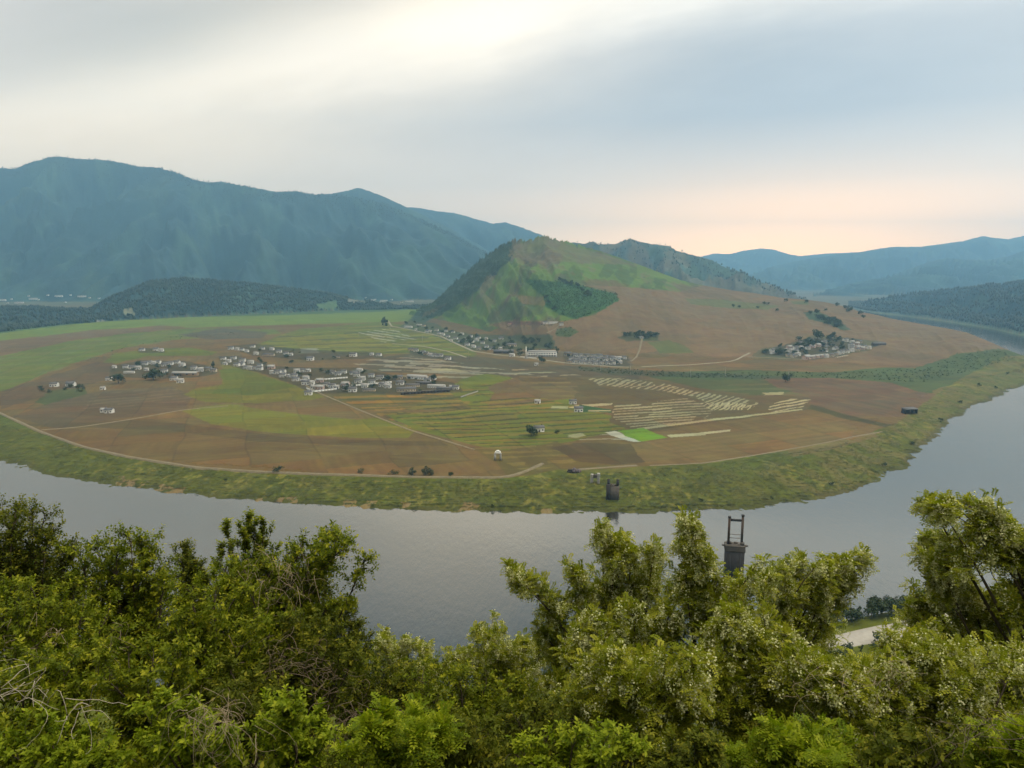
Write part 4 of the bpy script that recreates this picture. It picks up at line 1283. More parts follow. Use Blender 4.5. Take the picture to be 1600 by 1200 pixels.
def river_pier():
    a, s = pix(1145, 912)
    Y = -CAMZ / float(s)
    X = float(a) * Y
    e = empty('bridge_pier', (X, Y, 0), 'broken bridge pier of dark masonry with a steel portal, standing in the river', 'bridge pier', 'piers of the broken bridge', -0.18)
    b = MB()
    b.box((0, 0, 9.0), (8.6, 5.2, 22.0), 0, 1.03)
    b.box((-2.1, -2.66, 9.0), (0.5, 0.25, 21.0)).box((2.4, -2.66, 8.0), (0.6, 0.25, 18.0))
    body = link('masonry', b.mesh('pier_masonry', M_STONED), e)
    cap = MB()
    spoil(cap, 5, (0, 0, 18.9), (9.4, 5.8, 3.0))
    cap.box((-5.2, 0, 19.6), (1.5, 0.8, 0.7)).box((5.3, 0, 19.9), (1.7, 0.8, 0.7)).box((-2.6, 0.6, 20.9), (2.2, 1.6, 1.2)).box((3.4, -0.6, 21.0), (1.8, 1.6, 1.6)).box((0.6, 1.2, 20.7), (1.6, 1.2, 0.8))
    link('pier_cap', cap.mesh('pier_cap', M_STONE), e)
    for x, h in ((-3.05, 33.6), (3.15, 34.8)):
        o = link('portal_post', MB().box((x, 0, (20.4 + h) / 2), (1.05, 1.05, h - 20.4)).mesh('portal_post', M_RUST), e)
        link('post_head', MB().box((x, 0, h + 0.35), (1.35, 1.35, 0.7)).mesh('post_head', M_STONED), o)
    link('crossbeam', MB().box((0.05, 0, 32.6), (5.1, 0.8, 1.0)).mesh('crossbeam', M_STONED), e)
    for z in (23.6, 25.4):
        link('tie_bar', MB().tube([(-2.5, 0, z), (0, 0, z - 0.15), (2.6, 0, z)], 0.13, 5).mesh('tie_bar', M_RUST), e)
    return e


river_pier()


def bank_pier():
    p = hit(957, 779)
    e = empty('bridge_pier', tuple(p), 'short brown bridge pier on the grassy far bank at the water', 'bridge pier', 'piers of the broken bridge', -0.25)
    k = p[1] / FPX * 1.06
    b = MB()
    b.box((1.0, 0, 3.6), (15 * k, 5.0, 10.5), 0, 0.96)
    link('masonry', b.mesh('pier_masonry', M_STONE), e)
    b = MB()
    b.box((-6.6 * k, -0.4, 4.2), (5.2 * k, 5.6, 11.5), 0, 0.94)
    link('buttress', b.mesh('pier_buttress', M_STONED), e)
    for x in (-6.6 * k, 8.2 * k - 0.4):
        link('post', MB().box((x, 0.3, 11.0), (1.5, 1.5, 4.6)).mesh('pier_post', M_STONED), e)
    r = MB()
    rr = random.Random(4)
    for i in range(8):
        r.box((rr.uniform(-5, 6) * k, rr.uniform(-1.5, 1.5), 9.1 + rr.uniform(-0.1, 0.4)), (rr.uniform(.8, 2), rr.uniform(.8, 1.6), rr.uniform(.4, 1.1)), rr.uniform(0, 1))
    link('broken_top', r.mesh('pier_broken_top', M_STONE), e)


bank_pier()


def small_pier():
    p = hit(930, 754)
    k = p[1] / FPX * 1.05
    e = empty('bridge_pier', tuple(p), 'small pale grey ruined pier behind the brown pier on the bank', 'bridge pier', 'piers of the broken bridge', -0.2)
    for x, h in ((-5.2, 6.0), (4.8, 6.8)):
        b = MB()
        spoil(b, int(h * 9), (x * k, 0, h / 2 - 0.5), (4.2 * k, 3.2, h + 1))
        link('leg', b.mesh('pier_leg', M_CONC), e)
    b = MB()
    spoil(b, 21, (0, 0.2, 4.6), (6.0 * k, 2.6, 2.2))
    link('lintel', b.mesh('pier_lintel', M_STONE), e)


small_pier()


def gate_ruin():
    p = hit(778, 719)
    k = p[1] / FPX * 1.05
    e = empty('ruined_gate', tuple(p), 'small white ruined arch with a dark opening at the field corner', 'ruin', None, 0.1)
    for x in (-4.4, 4.0):
        link('leg', MB().box((x * k, 0, 2.4), (3.4 * k, 2.4, 6.2), 0, 0.85).mesh('gate_leg', M_CONC), e)
    link('arch', MB().box((0, 0, 6.4), (10.5 * k, 2.6, 2.0), 0, 0.7).box((0, 0, 7.7), (5.5 * k, 2.2, 0.9), 0, 0.6).mesh('gate_arch', M_WHITE), e)


gate_ruin()


def rubble():
    p = hit(898, 738)
    k = p[1] / FPX
    e = empty('rubble_heap', tuple(p), 'purple-grey heap of bridge rubble on bare ground beside the paddy track', 'rubble', None)
    r = random.Random(12)
    m = MB()
    for i in range(40):
        x, y = r.gauss(0, 4.2) * k, r.gauss(0, 1.3)
        s = r.uniform(0.8, 2.6)
        m.box((x, y, max(0.2, 2.2 - abs(x) * 0.25) * r.uniform(.3, 1)), (s, s * r.uniform(.6, 1), s * r.uniform(.5, 1.1)), r.uniform(0, 3), r.uniform(.6, 1))
    link('loose_rubble', m.mesh('rubble', mottled('purple_rubble', (0.13, 0.105, 0.105), 0.4, 0.8)), e)
    link('slab', MB().box((-2, -1, 2.2), (6, 2.4, 0.7), 0.3).mesh('slab', M_STONED), e)


rubble()
p = hit(1421, 646)
e = empty('field_barn', tuple(p), 'dark open-fronted barn at the edge of the bank grass', 'barn', None, 0.3)
link('wall', MB().box((0, 3.0, 2.4), (16, 0.4, 5.6)).box((-7.8, 0, 2.4), (0.4, 5.6, 5.6)).box((7.8, 0, 2.4), (0.4, 5.6, 5.6)).mesh('barn_wall', M_STONED), e)
rf = MB()
rf.add([(-8.6, -3.8, 4.9), (8.6, -3.8, 4.9), (8.6, 3.8, 5.9), (-8.6, 3.8, 5.9), (-8.6, -3.8, 5.2), (8.6, -3.8, 5.2), (8.6, 3.8, 6.2), (-8.6, 3.8, 6.2)], [(3, 2, 1, 0), (4, 5, 6, 7), (0, 1, 5, 4), (1, 2, 6, 5), (2, 3, 7, 6), (3, 0, 4, 7)])
link('roof', rf.mesh('barn_roof', M_ROOF), e)
link('post', MB().box((-2.6, -3.2, 2.2), (0.4, 0.4, 5.4)).mesh('barn_post', M_WOOD), e)
link('post', MB().box((2.6, -3.2, 2.2), (0.4, 0.4, 5.4)).mesh('barn_post', M_WOOD), e)


# ------------------------------------------------------------------ small trees of the villages and fields
def leaf_mat(name, stops, trans=0.3, rough=0.55, spec=0.3):
    m, T, out = new_mat(name)
    at = T.n('ShaderNodeAttribute', attribute_name='tint')
    col = T.ramp(at.outputs['Fac'], stops)
    b = T.n('ShaderNodeBsdfPrincipled')
    T.put(b.inputs['Base Color'], col)
    b.inputs['Roughness'].default_value = rough
    b.inputs['Specular IOR Level'].default_value = spec
    tr = T.n('ShaderNodeBsdfTranslucent')
    T.put(tr.inputs['Color'], T.mix(1.0, col, (1.0, 1.1, 0.55, 1), 'MULTIPLY'))
    mx = T.n('ShaderNodeMixShader')
    mx.inputs[0].default_value = trans
    T.t.links.new(b.outputs[0], mx.inputs[1])
    T.t.links.new(tr.outputs[0], mx.inputs[2])
    T.t.links.new(mx.outputs[0], out.inputs['Surface'])
    return m


M_BARK = mottled('bark', (0.085, 0.065, 0.045), 0.35, 4.0)
M_FARLEAF = leaf_mat('village_foliage', [(0.0, (0.017, 0.030, 0.007)), (0.6, (0.034, 0.054, 0.010)), (1.0, (0.056, 0.072, 0.012))], 0.2)
M_PALELEAF = leaf_mat('pale_foliage', [(0.0, (0.035, 0.045, 0.016)), (1.0, (0.09, 0.095, 0.03))], 0.15)


def quads_at(P, N, U, l, w, tint, fold=0.0):
    """diamond leaves: base P, length axis U, normal N"""
    Sd = np.cross(N, U)
    Sd /= np.linalg.norm(Sd, axis=1, keepdims=True) + 1e-9
    l, w = np.broadcast_to(l, (len(P),))[:, None], np.broadcast_to(w, (len(P),))[:, None]
    a = P
    b = P + U * l * 0.45 + Sd * w * 0.5 + N * w * fold
    c = P + U * l
    d = P + U * l * 0.45 - Sd * w * 0.5 + N * w * fold
    V = np.stack([a, b, c, d], 1).reshape(-1, 3)
    F = np.arange(len(P) * 4).reshape(-1, 4)
    return V, F, np.repeat(tint, 4)


def rdir(rng, n):
    v = rng.normal(size=(n, 3))
    return v / np.linalg.norm(v, axis=1, keepdims=True)


def far_tree_mesh(seed, h, cr, base, n, leaf, squash=1.0):
    """small tree: crown of leaf clumps in uneven lobes"""
    rng = np.random.default_rng(seed)
    nl = 9
    lob = rng.normal(size=(nl, 3)) * np.array([cr * 0.45, cr * 0.45, (h - base) * 0.24]) + np.array([0, 0, base + (h - base) * 0.5])
    rad = rng.uniform(0.35, 0.6, nl) * cr
    k = rng.integers(0, nl, n)
    d = rdir(rng, n)
    P = lob[k] + d * (rad[k] * rng.uniform(0.55, 1.05, n) ** 0.5)[:, None] * np.array([1, 1, squash])
    N = d + rdir(rng, n) * 0.7
    N /= np.linalg.norm(N, axis=1, keepdims=True)
    U = np.cross(N, rdir(rng, n))
    U /= np.linalg.norm(U, axis=1, keepdims=True) + 1e-9
    V, F, t = quads_at(P, N, U, leaf * rng.uniform(0.7, 1.3, n), leaf * 0.8, np.clip(rng.uniform(0, 1, n) * 0.7 + 0.3 * rng.uniform(0, 1, nl)[k], 0, 1))
    return V, F, t


TREES = {}
for key, h, cr, bs, n, leaf, sq, mt in (('round', 8, 3.4, 1.6, 520, 0.95, 0.9, M_FARLEAF), ('broad', 7, 4.4, 1.2, 620, 1.0, 0.75, M_FARLEAF), ('tall', 14, 2.3, 1.5, 620, 1.0, 1.6, M_FARLEAF),
                                        ('bush', 3.2, 2.2, 0.2, 300, 0.65, 0.7, M_FARLEAF), ('pale', 6.5, 3.2, 1.2, 420, 0.85, 0.9, M_PALELEAF), ('palebush', 3.0, 2.3, 0.2, 260, 0.6, 0.7, M_PALELEAF)):
    V, F, t = far_tree_mesh(sum(map(ord, key)), h, cr, bs, n, leaf, sq)
    tr = MB().tube([(0, 0, -0.5), (0.08, 0.05, h * 0.3), (0.0, 0.1, h * 0.75)], [h * 0.035, h * 0.026, h * 0.01], 6)
    tr.tube([(0.05, 0.03, h * 0.28), (cr * 0.3, 0.2, h * 0.5), (cr * 0.5, 0.3, h * 0.68)], [h * 0.018, h * 0.012, 0.03], 5)
    tr.tube([(0.05, 0.03, h * 0.33), (-cr * 0.3, -0.2, h * 0.52), (-cr * 0.5, 0.1, h * 0.7)], [h * 0.016, h * 0.012, 0.03], 5)
    TREES[key] = (make_mesh('crown', V, [F], mt, tint=t), tr.mesh('trunk', M_BARK), h)


def put_tree(kind, p, h, label, group, name=None):
    cr, tr, h0 = TREES[kind]
    e = empty(name or ('bush' if 'bush' in kind else ('poplar_tree' if kind == 'tall' else 'village_tree')), tuple(p), label, 'bush' if 'bush' in kind else 'tree', group, HRND.uniform(0, 6.28))
    s = h / h0
    wv = HRND.uniform(0.85, 1.2)
    e.scale = (s * wv, s * wv, s)
    link('crown', cr, e)
    link('trunk' if 'bush' not in kind else 'stem', tr, e)
    return e


for u, v, k, h, lb in ((240, 594, 'broad', 15, 'big dark tree standing in the middle of the hamlet'), (185, 599, 'round', 15, 'dark tree beside the white house at the hamlet edge'),
                       (333, 576, 'tall', 15, 'dark tree behind the right end of the hamlet'), (215, 572, 'round', 8, 'dark tree behind the hamlet back row, left of the big tree'),
                       (602, 509, 'tall', 32, 'tall dark poplar at the start of the village road'), (598, 508, 'tall', 26, 'shorter poplar touching the tall one at the village road'),
                       (830, 682, 'broad', 10, 'green tree beside the lone white house in the striped fields'), (1227, 597, 'broad', 11, 'dark tree on the ditch belt under the village in trees'),
                       (918, 463, 'broad', 14, 'round dark tree on the upper edge of the hill plantation'), (870, 552, 'tall', 16, 'dark narrow tree beside the right end of the white hall'),
                       (846, 566, 'broad', 9, 'dark tree in front of the white hall'), (605, 596, 'round', 10, 'dark tree between the long white village and the farmyard'),
                       (617, 594, 'round', 8, 'smaller dark tree touching the farmyard side of the village'), (677, 594, 'round', 9, 'dark tree at the back of the farmyard'),
                       (540, 612, 'round', 9, 'dark tree on the front lane of the long white village'), (656, 555, 'round', 8, 'dark tree at the left end of the roadside yard'),
                       (1277, 530, 'broad', 17, 'highest dark tree above the village in trees'), (1299, 531, 'broad', 14, 'dark tree right of the highest one above the village'),
                       (645, 743, 'pale', 5.5, 'bare brownish tree left in the row on the dike'), (664, 743, 'pale', 6.5, 'brownish tree in the middle of the dike row'), (672, 743, 'pale', 5.5, 'brownish tree touching its neighbour on the dike'),
                       (704, 745, 'round', 4.2, 'small dark bush-like tree alone on the dike'), (615, 741, 'palebush', 3.2, 'low brown bush at the left end of the dike row'),
                       (563, 739, 'palebush', 3.0, 'lone yellow bush on the long dike'), (1236, 590, 'bush', 5, 'bush beside the dark tree on the ditch belt'), (435, 738, 'bush', 4, 'long green bush on the dike above the gravel shore'),
                       (870, 678, 'bush', 3.2, 'low bush between the lone house and the white paddies')):
    put_tree(k, hit(u, v), h, lb, None)


def scatter_trees(poly, n, kinds, hr, label, group, seed):
    """individual trees inside a patch; nothing in the photo tells them apart"""
    rng = random.Random(seed)
    us, vs = [q[0] for q in poly], [q[1] for q in poly]
    k = 0
    while k < n:
        u, v = rng.uniform(min(us), max(us)), rng.uniform(min(vs), max(vs))
        if inpoly(np.array([u]), np.array([v]), poly)[0]:
            put_tree(rng.choice(kinds), hit(u, v), rng.uniform(*hr), label, group)
            k += 1


scatter_trees([(625, 505), (650, 503), (700, 516), (760, 528), (830, 528), (868, 540), (868, 552), (810, 556), (770, 552), (720, 537), (660, 517)], 58, ['round', 'broad', 'bush', 'pale'], (5, 10), 'dark tree among the houses of the village at the hill foot', 'trees of the hill foot village', 1)
scatter_trees([(1182, 552), (1215, 541), (1262, 528), (1330, 530), (1352, 538), (1290, 552), (1240, 556), (1200, 556)], 44, ['round', 'broad', 'bush'], (5, 9), 'dark green tree between the rows of the village in trees', 'trees of the village in trees', 2)
scatter_trees([(345, 556), (420, 562), (600, 585), (612, 606), (540, 614), (470, 600)], 24, ['round', 'bush', 'bush'], (2.5, 5), 'small dark tree between the houses of the long white village', 'trees of the long white village', 3)
scatter_trees([(355, 545), (440, 546), (600, 553), (600, 560), (480, 563), (400, 556)], 12, ['round', 'bush'], (2.5, 5), 'small dark tree along the rear row of the long white village', 'trees along the rear row', 9)
scatter_trees([(180, 570), (330, 566), (335, 584), (290, 596), (200, 588)], 14, ['round', 'bush', 'bush'], (3, 6), 'dark small tree between the hamlet houses', 'small trees of the hamlet', 4)
scatter_trees([(970, 523), (1026, 522), (1026, 530), (972, 529)], 15, ['round', 'broad', 'bush'], (6, 9), 'dark tree in the copse round the lone house on the slope', 'trees of the slope copse', 5)
scatter_trees([(885, 555), (975, 558), (980, 570), (890, 568)], 10, ['round', 'bush'], (3, 4.5), 'dark small tree between the roofs of the grey hamlet', 'trees of the grey hamlet', 6)
scatter_trees([(620, 590), (700, 592), (712, 612), (630, 613)], 10, ['round', 'bush'], (3, 5), 'dark small tree inside the walled farmyard', 'trees of the farmyard', 7)
scatter_trees([(1262, 489), (1278, 489), (1305, 499), (1328, 514), (1318, 515), (1285, 505)], 26, ['round', 'broad', 'bush'], (6, 10), 'dark tree in the slanting copse near the slope crest', 'trees of the slanting copse', 8)
scatter_trees([(60, 606), (130, 603), (135, 612), (70, 618)], 10, ['bush', 'palebush'], (3, 4.5), 'bush round the outlying houses of the hamlet', 'bushes of the outlying houses', 10)
for i, (u, v, h) in enumerate(((1146, 480, 9), (1155, 481, 8), (1194, 476, 9), (1214, 487, 9), (1228, 472, 11), (1260, 474, 11), (1275, 489, 11), (1308, 479, 12), (1322, 484, 13), (1328, 487, 13), (1344, 492, 12), (1349, 497, 9), (1200, 476, 7), (1184, 482, 7), (1325, 488, 10), (1290, 486, 7))):
    put_tree('round', hit(u, v), h, 'lone dark tree dotted along the crest of the brown slope', 'trees along the slope crest')
for i, (u, v, h) in enumerate(((876, 440, 11), (884, 443, 10), (893, 445, 11), (902, 448, 10), (909, 455, 9), (770, 432, 12), (775, 431, 10), (853, 466, 8), (858, 474, 8), (866, 484, 8))):
    put_tree('broad', hit(u, v), h, 'small dark tree along the edge of the hill plantation', 'trees along the hill plantation')


def unit_(v):
    return v / (np.linalg.norm(v, axis=-1, keepdims=True) + 1e-9)


for i, (u, v, k, h) in enumerate(((352, 752, 'bush', 1.6), (1095, 783, 'bush', 1.5), (1206, 780, 'bush', 1.4), (1300, 758, 'bush', 1.8), (1382, 728, 'bush', 1.9), (1425, 694, 'bush', 2.0), (1470, 658, 'bush', 2.4), (1500, 630, 'bush', 2.6), (1530, 603, 'bush', 2.8), (1556, 607, 'bush', 2.4), (1575, 585, 'bush', 3.0), (770, 792, 'bush', 1.3))):
    put_tree(k, hit(u, v), h * 1.2, 'low bush scattered on the grassy bank between dike and river', 'bushes on the far bank')


def mass_mesh(P, H, Wd, seed, n, leaf, mt, name, label=None, flat=False):
    """uncountable growth: n leaf clumps on each spot"""
    rng = np.random.default_rng(seed)
    N0 = len(P)
    k = np.repeat(np.arange(N0), n)
    d = rdir(rng, N0 * n)
    d[:, 2] = np.abs(d[:, 2])
    c = P[k] + d * np.stack([Wd[k] * 0.5, Wd[k] * 0.5, H[k]], 1) * rng.uniform(0.3, 1.0, N0 * n)[:, None]
    Nn = d + rdir(rng, N0 * n) * 0.6
    Nn /= np.linalg.norm(Nn, axis=1, keepdims=True)
    U = np.cross(Nn, rdir(rng, N0 * n))
    U /= np.linalg.norm(U, axis=1, keepdims=True) + 1e-9
    if flat:
        Nn = unit_(np.array([0, 0, 1.0]) + 0.35 * rdir(rng, N0 * n))
        U = unit_(np.cross(Nn, rdir(rng, N0 * n)))
    V, F, t = quads_at(c, Nn, U, leaf * Wd[k] * rng.uniform(0.7, 1.3, N0 * n), leaf * Wd[k] * 0.8, np.clip(0.65 * rng.uniform(0, 1, N0)[k] + 0.35 * rng.uniform(0, 1, N0 * n), 0, 1))
    o = link(name, make_mesh(name, V, [F], mt, tint=t), kind='stuff')
    if label:
        o['label'] = label
    return o


# plantation on the hill, rough growth on the bank, ditch belt and hill flank
def scatter_px(poly, n, seed):
    rng = np.random.default_rng(seed)
    P = np.asarray(poly, float)
    u = rng.uniform(P[:, 0].min(), P[:, 0].max(), n * 4)
    v = rng.uniform(P[:, 1].min(), P[:, 1].max(), n * 4)
    m = inpoly(u, v, P)
    return u[m][:n], v[m][:n]


def hits(u, v, y0=380.0, y1=3000.0):
    """vectorised ground hits on a coarse march"""
    a, s = pix(u, v)
    out = np.full((len(u), 3), np.nan)
    done = np.zeros(len(u), bool)
    Yg = np.concatenate([np.arange(y0, 900, 4), np.arange(900, y1, 8)])
    prev = None
    for Y in Yg:
        idx = np.nonzero(~done)[0]
        if len(idx) == 0:
            break
        z = CAMZ + s[idx] * Y
        near = z < 330
        cand = idx[near]
        if len(cand) == 0:
            continue
        ok = z[near] <= CACHE(a[cand], Y)
        w = cand[ok]
        out[w, 0], out[w, 1], out[w, 2] = a[w] * Y, Y, z[near][ok]
        done[w] = True
    m = ~np.isnan(out[:, 0])
    P = out[m]
    P[:, 2] = zpen(P[:, 0] / P[:, 1], P[:, 1])
    return P


def CACHE(a, Y):
    return zpen(a, np.full(a.shape, Y))


BANKPOLY = [(0, 655), (60, 682), (200, 722), (400, 744), (640, 752), (800, 752), (880, 744), (1010, 735), (1180, 718), (1340, 690), (1430, 645), (1530, 582), (1600, 570), (1600, 602), (1500, 646), (1465, 682), (1420, 722), (1340, 762), (1220, 789), (1050, 800), (700, 798), (420, 782), (200, 762), (0, 722)]
rng = np.random.default_rng(5)
P = hits(*scatter_px(BANKPOLY, 6500, 41))
P = P[P[:, 2] > 0.3]
mass_mesh(P, rng.uniform(0.2, 0.9, len(P)), rng.uniform(1.8, 5.5, len(P)), 42, 18, 0.17, leaf_mat('bank_growth', [(0.0, (0.040, 0.060, 0.005)), (0.5, (0.070, 0.085, 0.007)), (0.8, (0.105, 0.102, 0.013)), (1.0, (0.15, 0.12, 0.035))], 0.3), 'bank_shrubbery', 'low rough grass and shrubs on the far river bank', True)
P = hits(*scatter_px([(820, 437), (870, 440), (915, 448), (965, 460), (966, 470), (935, 488), (900, 499), (875, 492), (852, 478), (850, 464), (832, 450)], 1500, 43), 1200)
mass_mesh(P, rng.uniform(2.5, 5, len(P)), rng.uniform(2.5, 4.5, len(P)), 44, 12, 0.4, leaf_mat('plantation_foliage', [(0.0, (0.024, 0.052, 0.012)), (1.0, (0.058, 0.098, 0.020))], 0.25), 'hill_plantation_shrubs', 'dark green plantation covering a patch of the hill')
P = hits(*scatter_px([(655, 494), (700, 440), (780, 380), (800, 378), (800, 405), (765, 436), (745, 455), (715, 475), (690, 492), (660, 500)], 1500, 45), 1500)
mass_mesh(P, rng.uniform(2.5, 6, len(P)), rng.uniform(3, 6, len(P)), 46, 10, 0.4, M_FARLEAF, 'hill_flank_shrubbery', 'dark scrub on the shaded flank of the hill')
q = [scatter_px(pl, n, sd) for pl, n, sd in (([(1100, 586), (1220, 582), (1300, 583), (1380, 578), (1440, 578), (1500, 556), (1560, 548), (1590, 560), (1520, 580), (1440, 598), (1390, 596), (1300, 591), (1180, 593)], 520, 47), ([(640, 495), (800, 495), (900, 500), (860, 515), (700, 515)], 160, 48), ([(0, 615), (180, 545), (300, 520), (420, 518), (240, 535), (90, 580)], 260, 49), ([(870, 514), (890, 511), (905, 518), (890, 527), (868, 525)], 60, 50), ([(905, 573), (1080, 583), (1220, 588), (1080, 592), (905, 580)], 300, 52))]
P = hits(np.concatenate([x[0] for x in q]), np.concatenate([x[1] for x in q]))
mass_mesh(P, rng.uniform(0.8, 3, len(P)), rng.uniform(1.5, 4, len(P)), 51, 12, 0.36, M_FARLEAF, 'ditch_shrubbery', 'dark green bushes along the ditch belt and field edges')


# woods on the far hills, too many to count
def woods():
    rng = np.random.default_rng(77)
    PP = []
    for L, n, t0, t1 in ((LAYERS[-1], 15000, 0.0, 1.12), (LAYERS[-2], 11000, 0.0, 1.1), (LAYERS[0], 3000, 0.9, 1.02), (LAYERS[3], 700, 0.5, 1.02)):
        lo, hi = max(L['a'][0], -0.85), min(L['a'][-1], 0.85)
        a = rng.uniform(lo, hi, n)
        Ys, Yf = np.interp(a, L['a'], L['Ys']), np.interp(a, L['a'], L['Yf'])
        Y = Yf + (Ys - Yf) * rng.uniform(t0, t1, n)
        PP.append(np.stack([a * Y, Y, zmount(a, Y)], 1))
    P = np.concatenate(PP)
    P = P[P[:, 2] > 1]
    u, v = proj(P[:, 0], P[:, 1], P[:, 2])
    for pl in ([(192, 482), (206, 482), (212, 492), (194, 494)], [(495, 475), (525, 470), (530, 482), (498, 484)], [(150, 500), (165, 500), (165, 504), (150, 504)], [(540, 466), (565, 467), (575, 474), (545, 474)]):
        m = ~inpoly(u, v, pl)
        P, u, v = P[m], u[m], v[m]
    n = len(P)
    h = rng.uniform(5, 13, n)
    w = h * rng.uniform(0.5, 0.8, n)
    ang = np.arange(5) * 2 * math.pi / 5
    rows = []
    for zf, rf in ((0.1, 0.62), (0.5, 1.0), (0.85, 0.55)):
        rr = w[:, None] * 0.5 * rf * rng.uniform(0.75, 1.25, (n, 5))
        rows.append(np.stack([P[:, 0:1] + rr * np.cos(ang + zf * 2), P[:, 1:2] + rr * np.sin(ang + zf * 2), (P[:, 2] + h * zf)[:, None] + rng.uniform(-0.5, 0.5, (n, 5))], -1))
    V = np.concatenate(rows + [np.stack([P[:, 0], P[:, 1], P[:, 2] + h], 1)[:, None, :]], 1)
    F4, F3 = [], []
    for j in range(5):
        k = (j + 1) % 5
        F4 += [(j, k, 5 + k, 5 + j), (5 + j, 5 + k, 10 + k, 10 + j)]
        F3.append((10 + j, 10 + k, 15))
    off = (np.arange(n) * 16)[:, None, None]
    me = make_mesh('woods', V.reshape(-1, 3), [(np.array(F4)[None] + off).reshape(-1, 4), (np.array(F3)[None] + off).reshape(-1, 3)],
                   leaf_mat('far_woods', [(0.0, (0.012, 0.024, 0.018)), (1.0, (0.034, 0.052, 0.028))], 0.0), tint=np.repeat(rng.uniform(0, 1, n), 16))
    o = link('hill_woods', me, kind='stuff')


woods()


# settlement on the valley floor far behind the wooded rise, and by the hill gap
def far_houses():
    spots = [(4, 470), (18, 468), (45, 463), (52, 468), (60, 469), (75, 462), (92, 464), (102, 473), (110, 462), (128, 464), (140, 466), (155, 467), (30, 474), (12, 474), (572, 466), (580, 470), (586, 469), (592, 473), (600, 471), (612, 469), (628, 473), (640, 472)]
    for i, (u, v) in enumerate(spots):
        a, s = pix(u, v)
        Yg = np.linspace(2300, 4600, 900)
        zz = zmount(np.full(900, float(a)), Yg)
        k = np.nonzero(CAMZ + float(s) * Yg <= zz)[0]
        if len(k) == 0:
            continue
        Y = Yg[k[0]]
        put_house('longw' if i % 3 == 0 else 'white', (float(a) * Y, Y, zz[k[0]] - 0.3), HRND.uniform(-.5, .5), 'pale hazy house of the far settlement at the foot of the mountains', 'houses of the far settlement', 1.5)


far_houses()

# ------------------------------------------------------------------ trees and shrubs of the near slope
M_LOCUST = leaf_mat('locust_leaves', [(0.0, (0.12, 0.15, 0.008)), (0.5, (0.24, 0.26, 0.015)), (1.0, (0.42, 0.39, 0.045))], 0.45, 0.55, 0.1)
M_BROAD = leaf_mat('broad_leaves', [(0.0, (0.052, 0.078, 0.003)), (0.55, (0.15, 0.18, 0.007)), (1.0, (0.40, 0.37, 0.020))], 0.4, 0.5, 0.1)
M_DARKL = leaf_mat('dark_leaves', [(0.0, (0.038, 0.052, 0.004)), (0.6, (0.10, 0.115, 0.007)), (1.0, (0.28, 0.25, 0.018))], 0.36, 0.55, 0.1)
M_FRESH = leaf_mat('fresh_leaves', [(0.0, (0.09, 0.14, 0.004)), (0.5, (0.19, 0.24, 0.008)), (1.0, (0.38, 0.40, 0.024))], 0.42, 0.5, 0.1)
M_BLOOM = leaf_mat('blossom', [(0.0, (0.46, 0.47, 0.18)), (0.6, (0.66, 0.63, 0.34)), (1.0, (0.80, 0.76, 0.50))], 0.3, 0.6)
M_TWIG = mottled('twig_bark', (0.075, 0.058, 0.036), 0.35, 6.0)
M_VINE = mottled('dry_vine', (0.30, 0.235, 0.145), 0.3, 6.0)
PLANT_MAT = dict(locust=M_LOCUST, broad=M_BROAD, dark=M_DARKL, fresh=M_FRESH)


def px3(u, v, Y):
    a, s = pix(u, v)
    return np.array([float(a) * Y, Y, CAMZ + float(s) * Y])


def bez(p0, p1, p2, n):
    t = np.linspace(0, 1, n)[:, None]
    return p0 * (1 - t) ** 2 + 2 * p1 * t * (1 - t) + p2 * t * t


def unit(v):
    return v / (np.linalg.norm(v, axis=-1, keepdims=True) + 1e-9)


def compound(P, D, rng, L, pairs, ll, lw, droop):
    """pinnate leaves: N leaves, each with 2*pairs+1 leaflets"""
    n = len(P)
    Ls = L * rng.uniform(0.7, 1.2, n)
    up = np.array([0, 0, 1.0])
    side = unit(np.cross(D, up) + 0.15 * rdir(rng, n))
    nrm_ = unit(np.cross(side, D) + 0.25 * rdir(rng, n))
    nrm_[nrm_[:, 2] < 0] *= -1
    tt = np.linspace(0.18, 0.95, pairs)
    Ps, Us, Ns = [], [], []
    for t in tt:
        q = P + D * (Ls * t)[:, None] - up * (droop * Ls * t * t)[:, None]
        for sg in (-1, 1):
            u_ = unit(side * sg * 0.9 + D * 0.42 - up * droop * 0.3)
            Ps.append(q)
            Us.append(u_)
            Ns.append(nrm_ + 0.35 * side * sg)
    Ps.append(P + D * Ls[:, None] * 0.97 - up * (droop * Ls)[:, None])
    Us.append(unit(D - up * droop * 1.5))
    Ns.append(nrm_)
    m = len(Ps)
    Ps, Us, Ns = (np.stack(x, 1).reshape(-1, 3) for x in (Ps, Us, Ns))
    tint = np.repeat(rng.uniform(0, 1, n), m)
    tint = np.clip(tint * 0.75 + 0.25 * rng.uniform(0, 1, n * m), 0, 1)
    return Ps, unit(Ns), Us, np.full(n * m, ll) * rng.uniform(0.8, 1.2, n * m), np.full(n * m, lw), tint


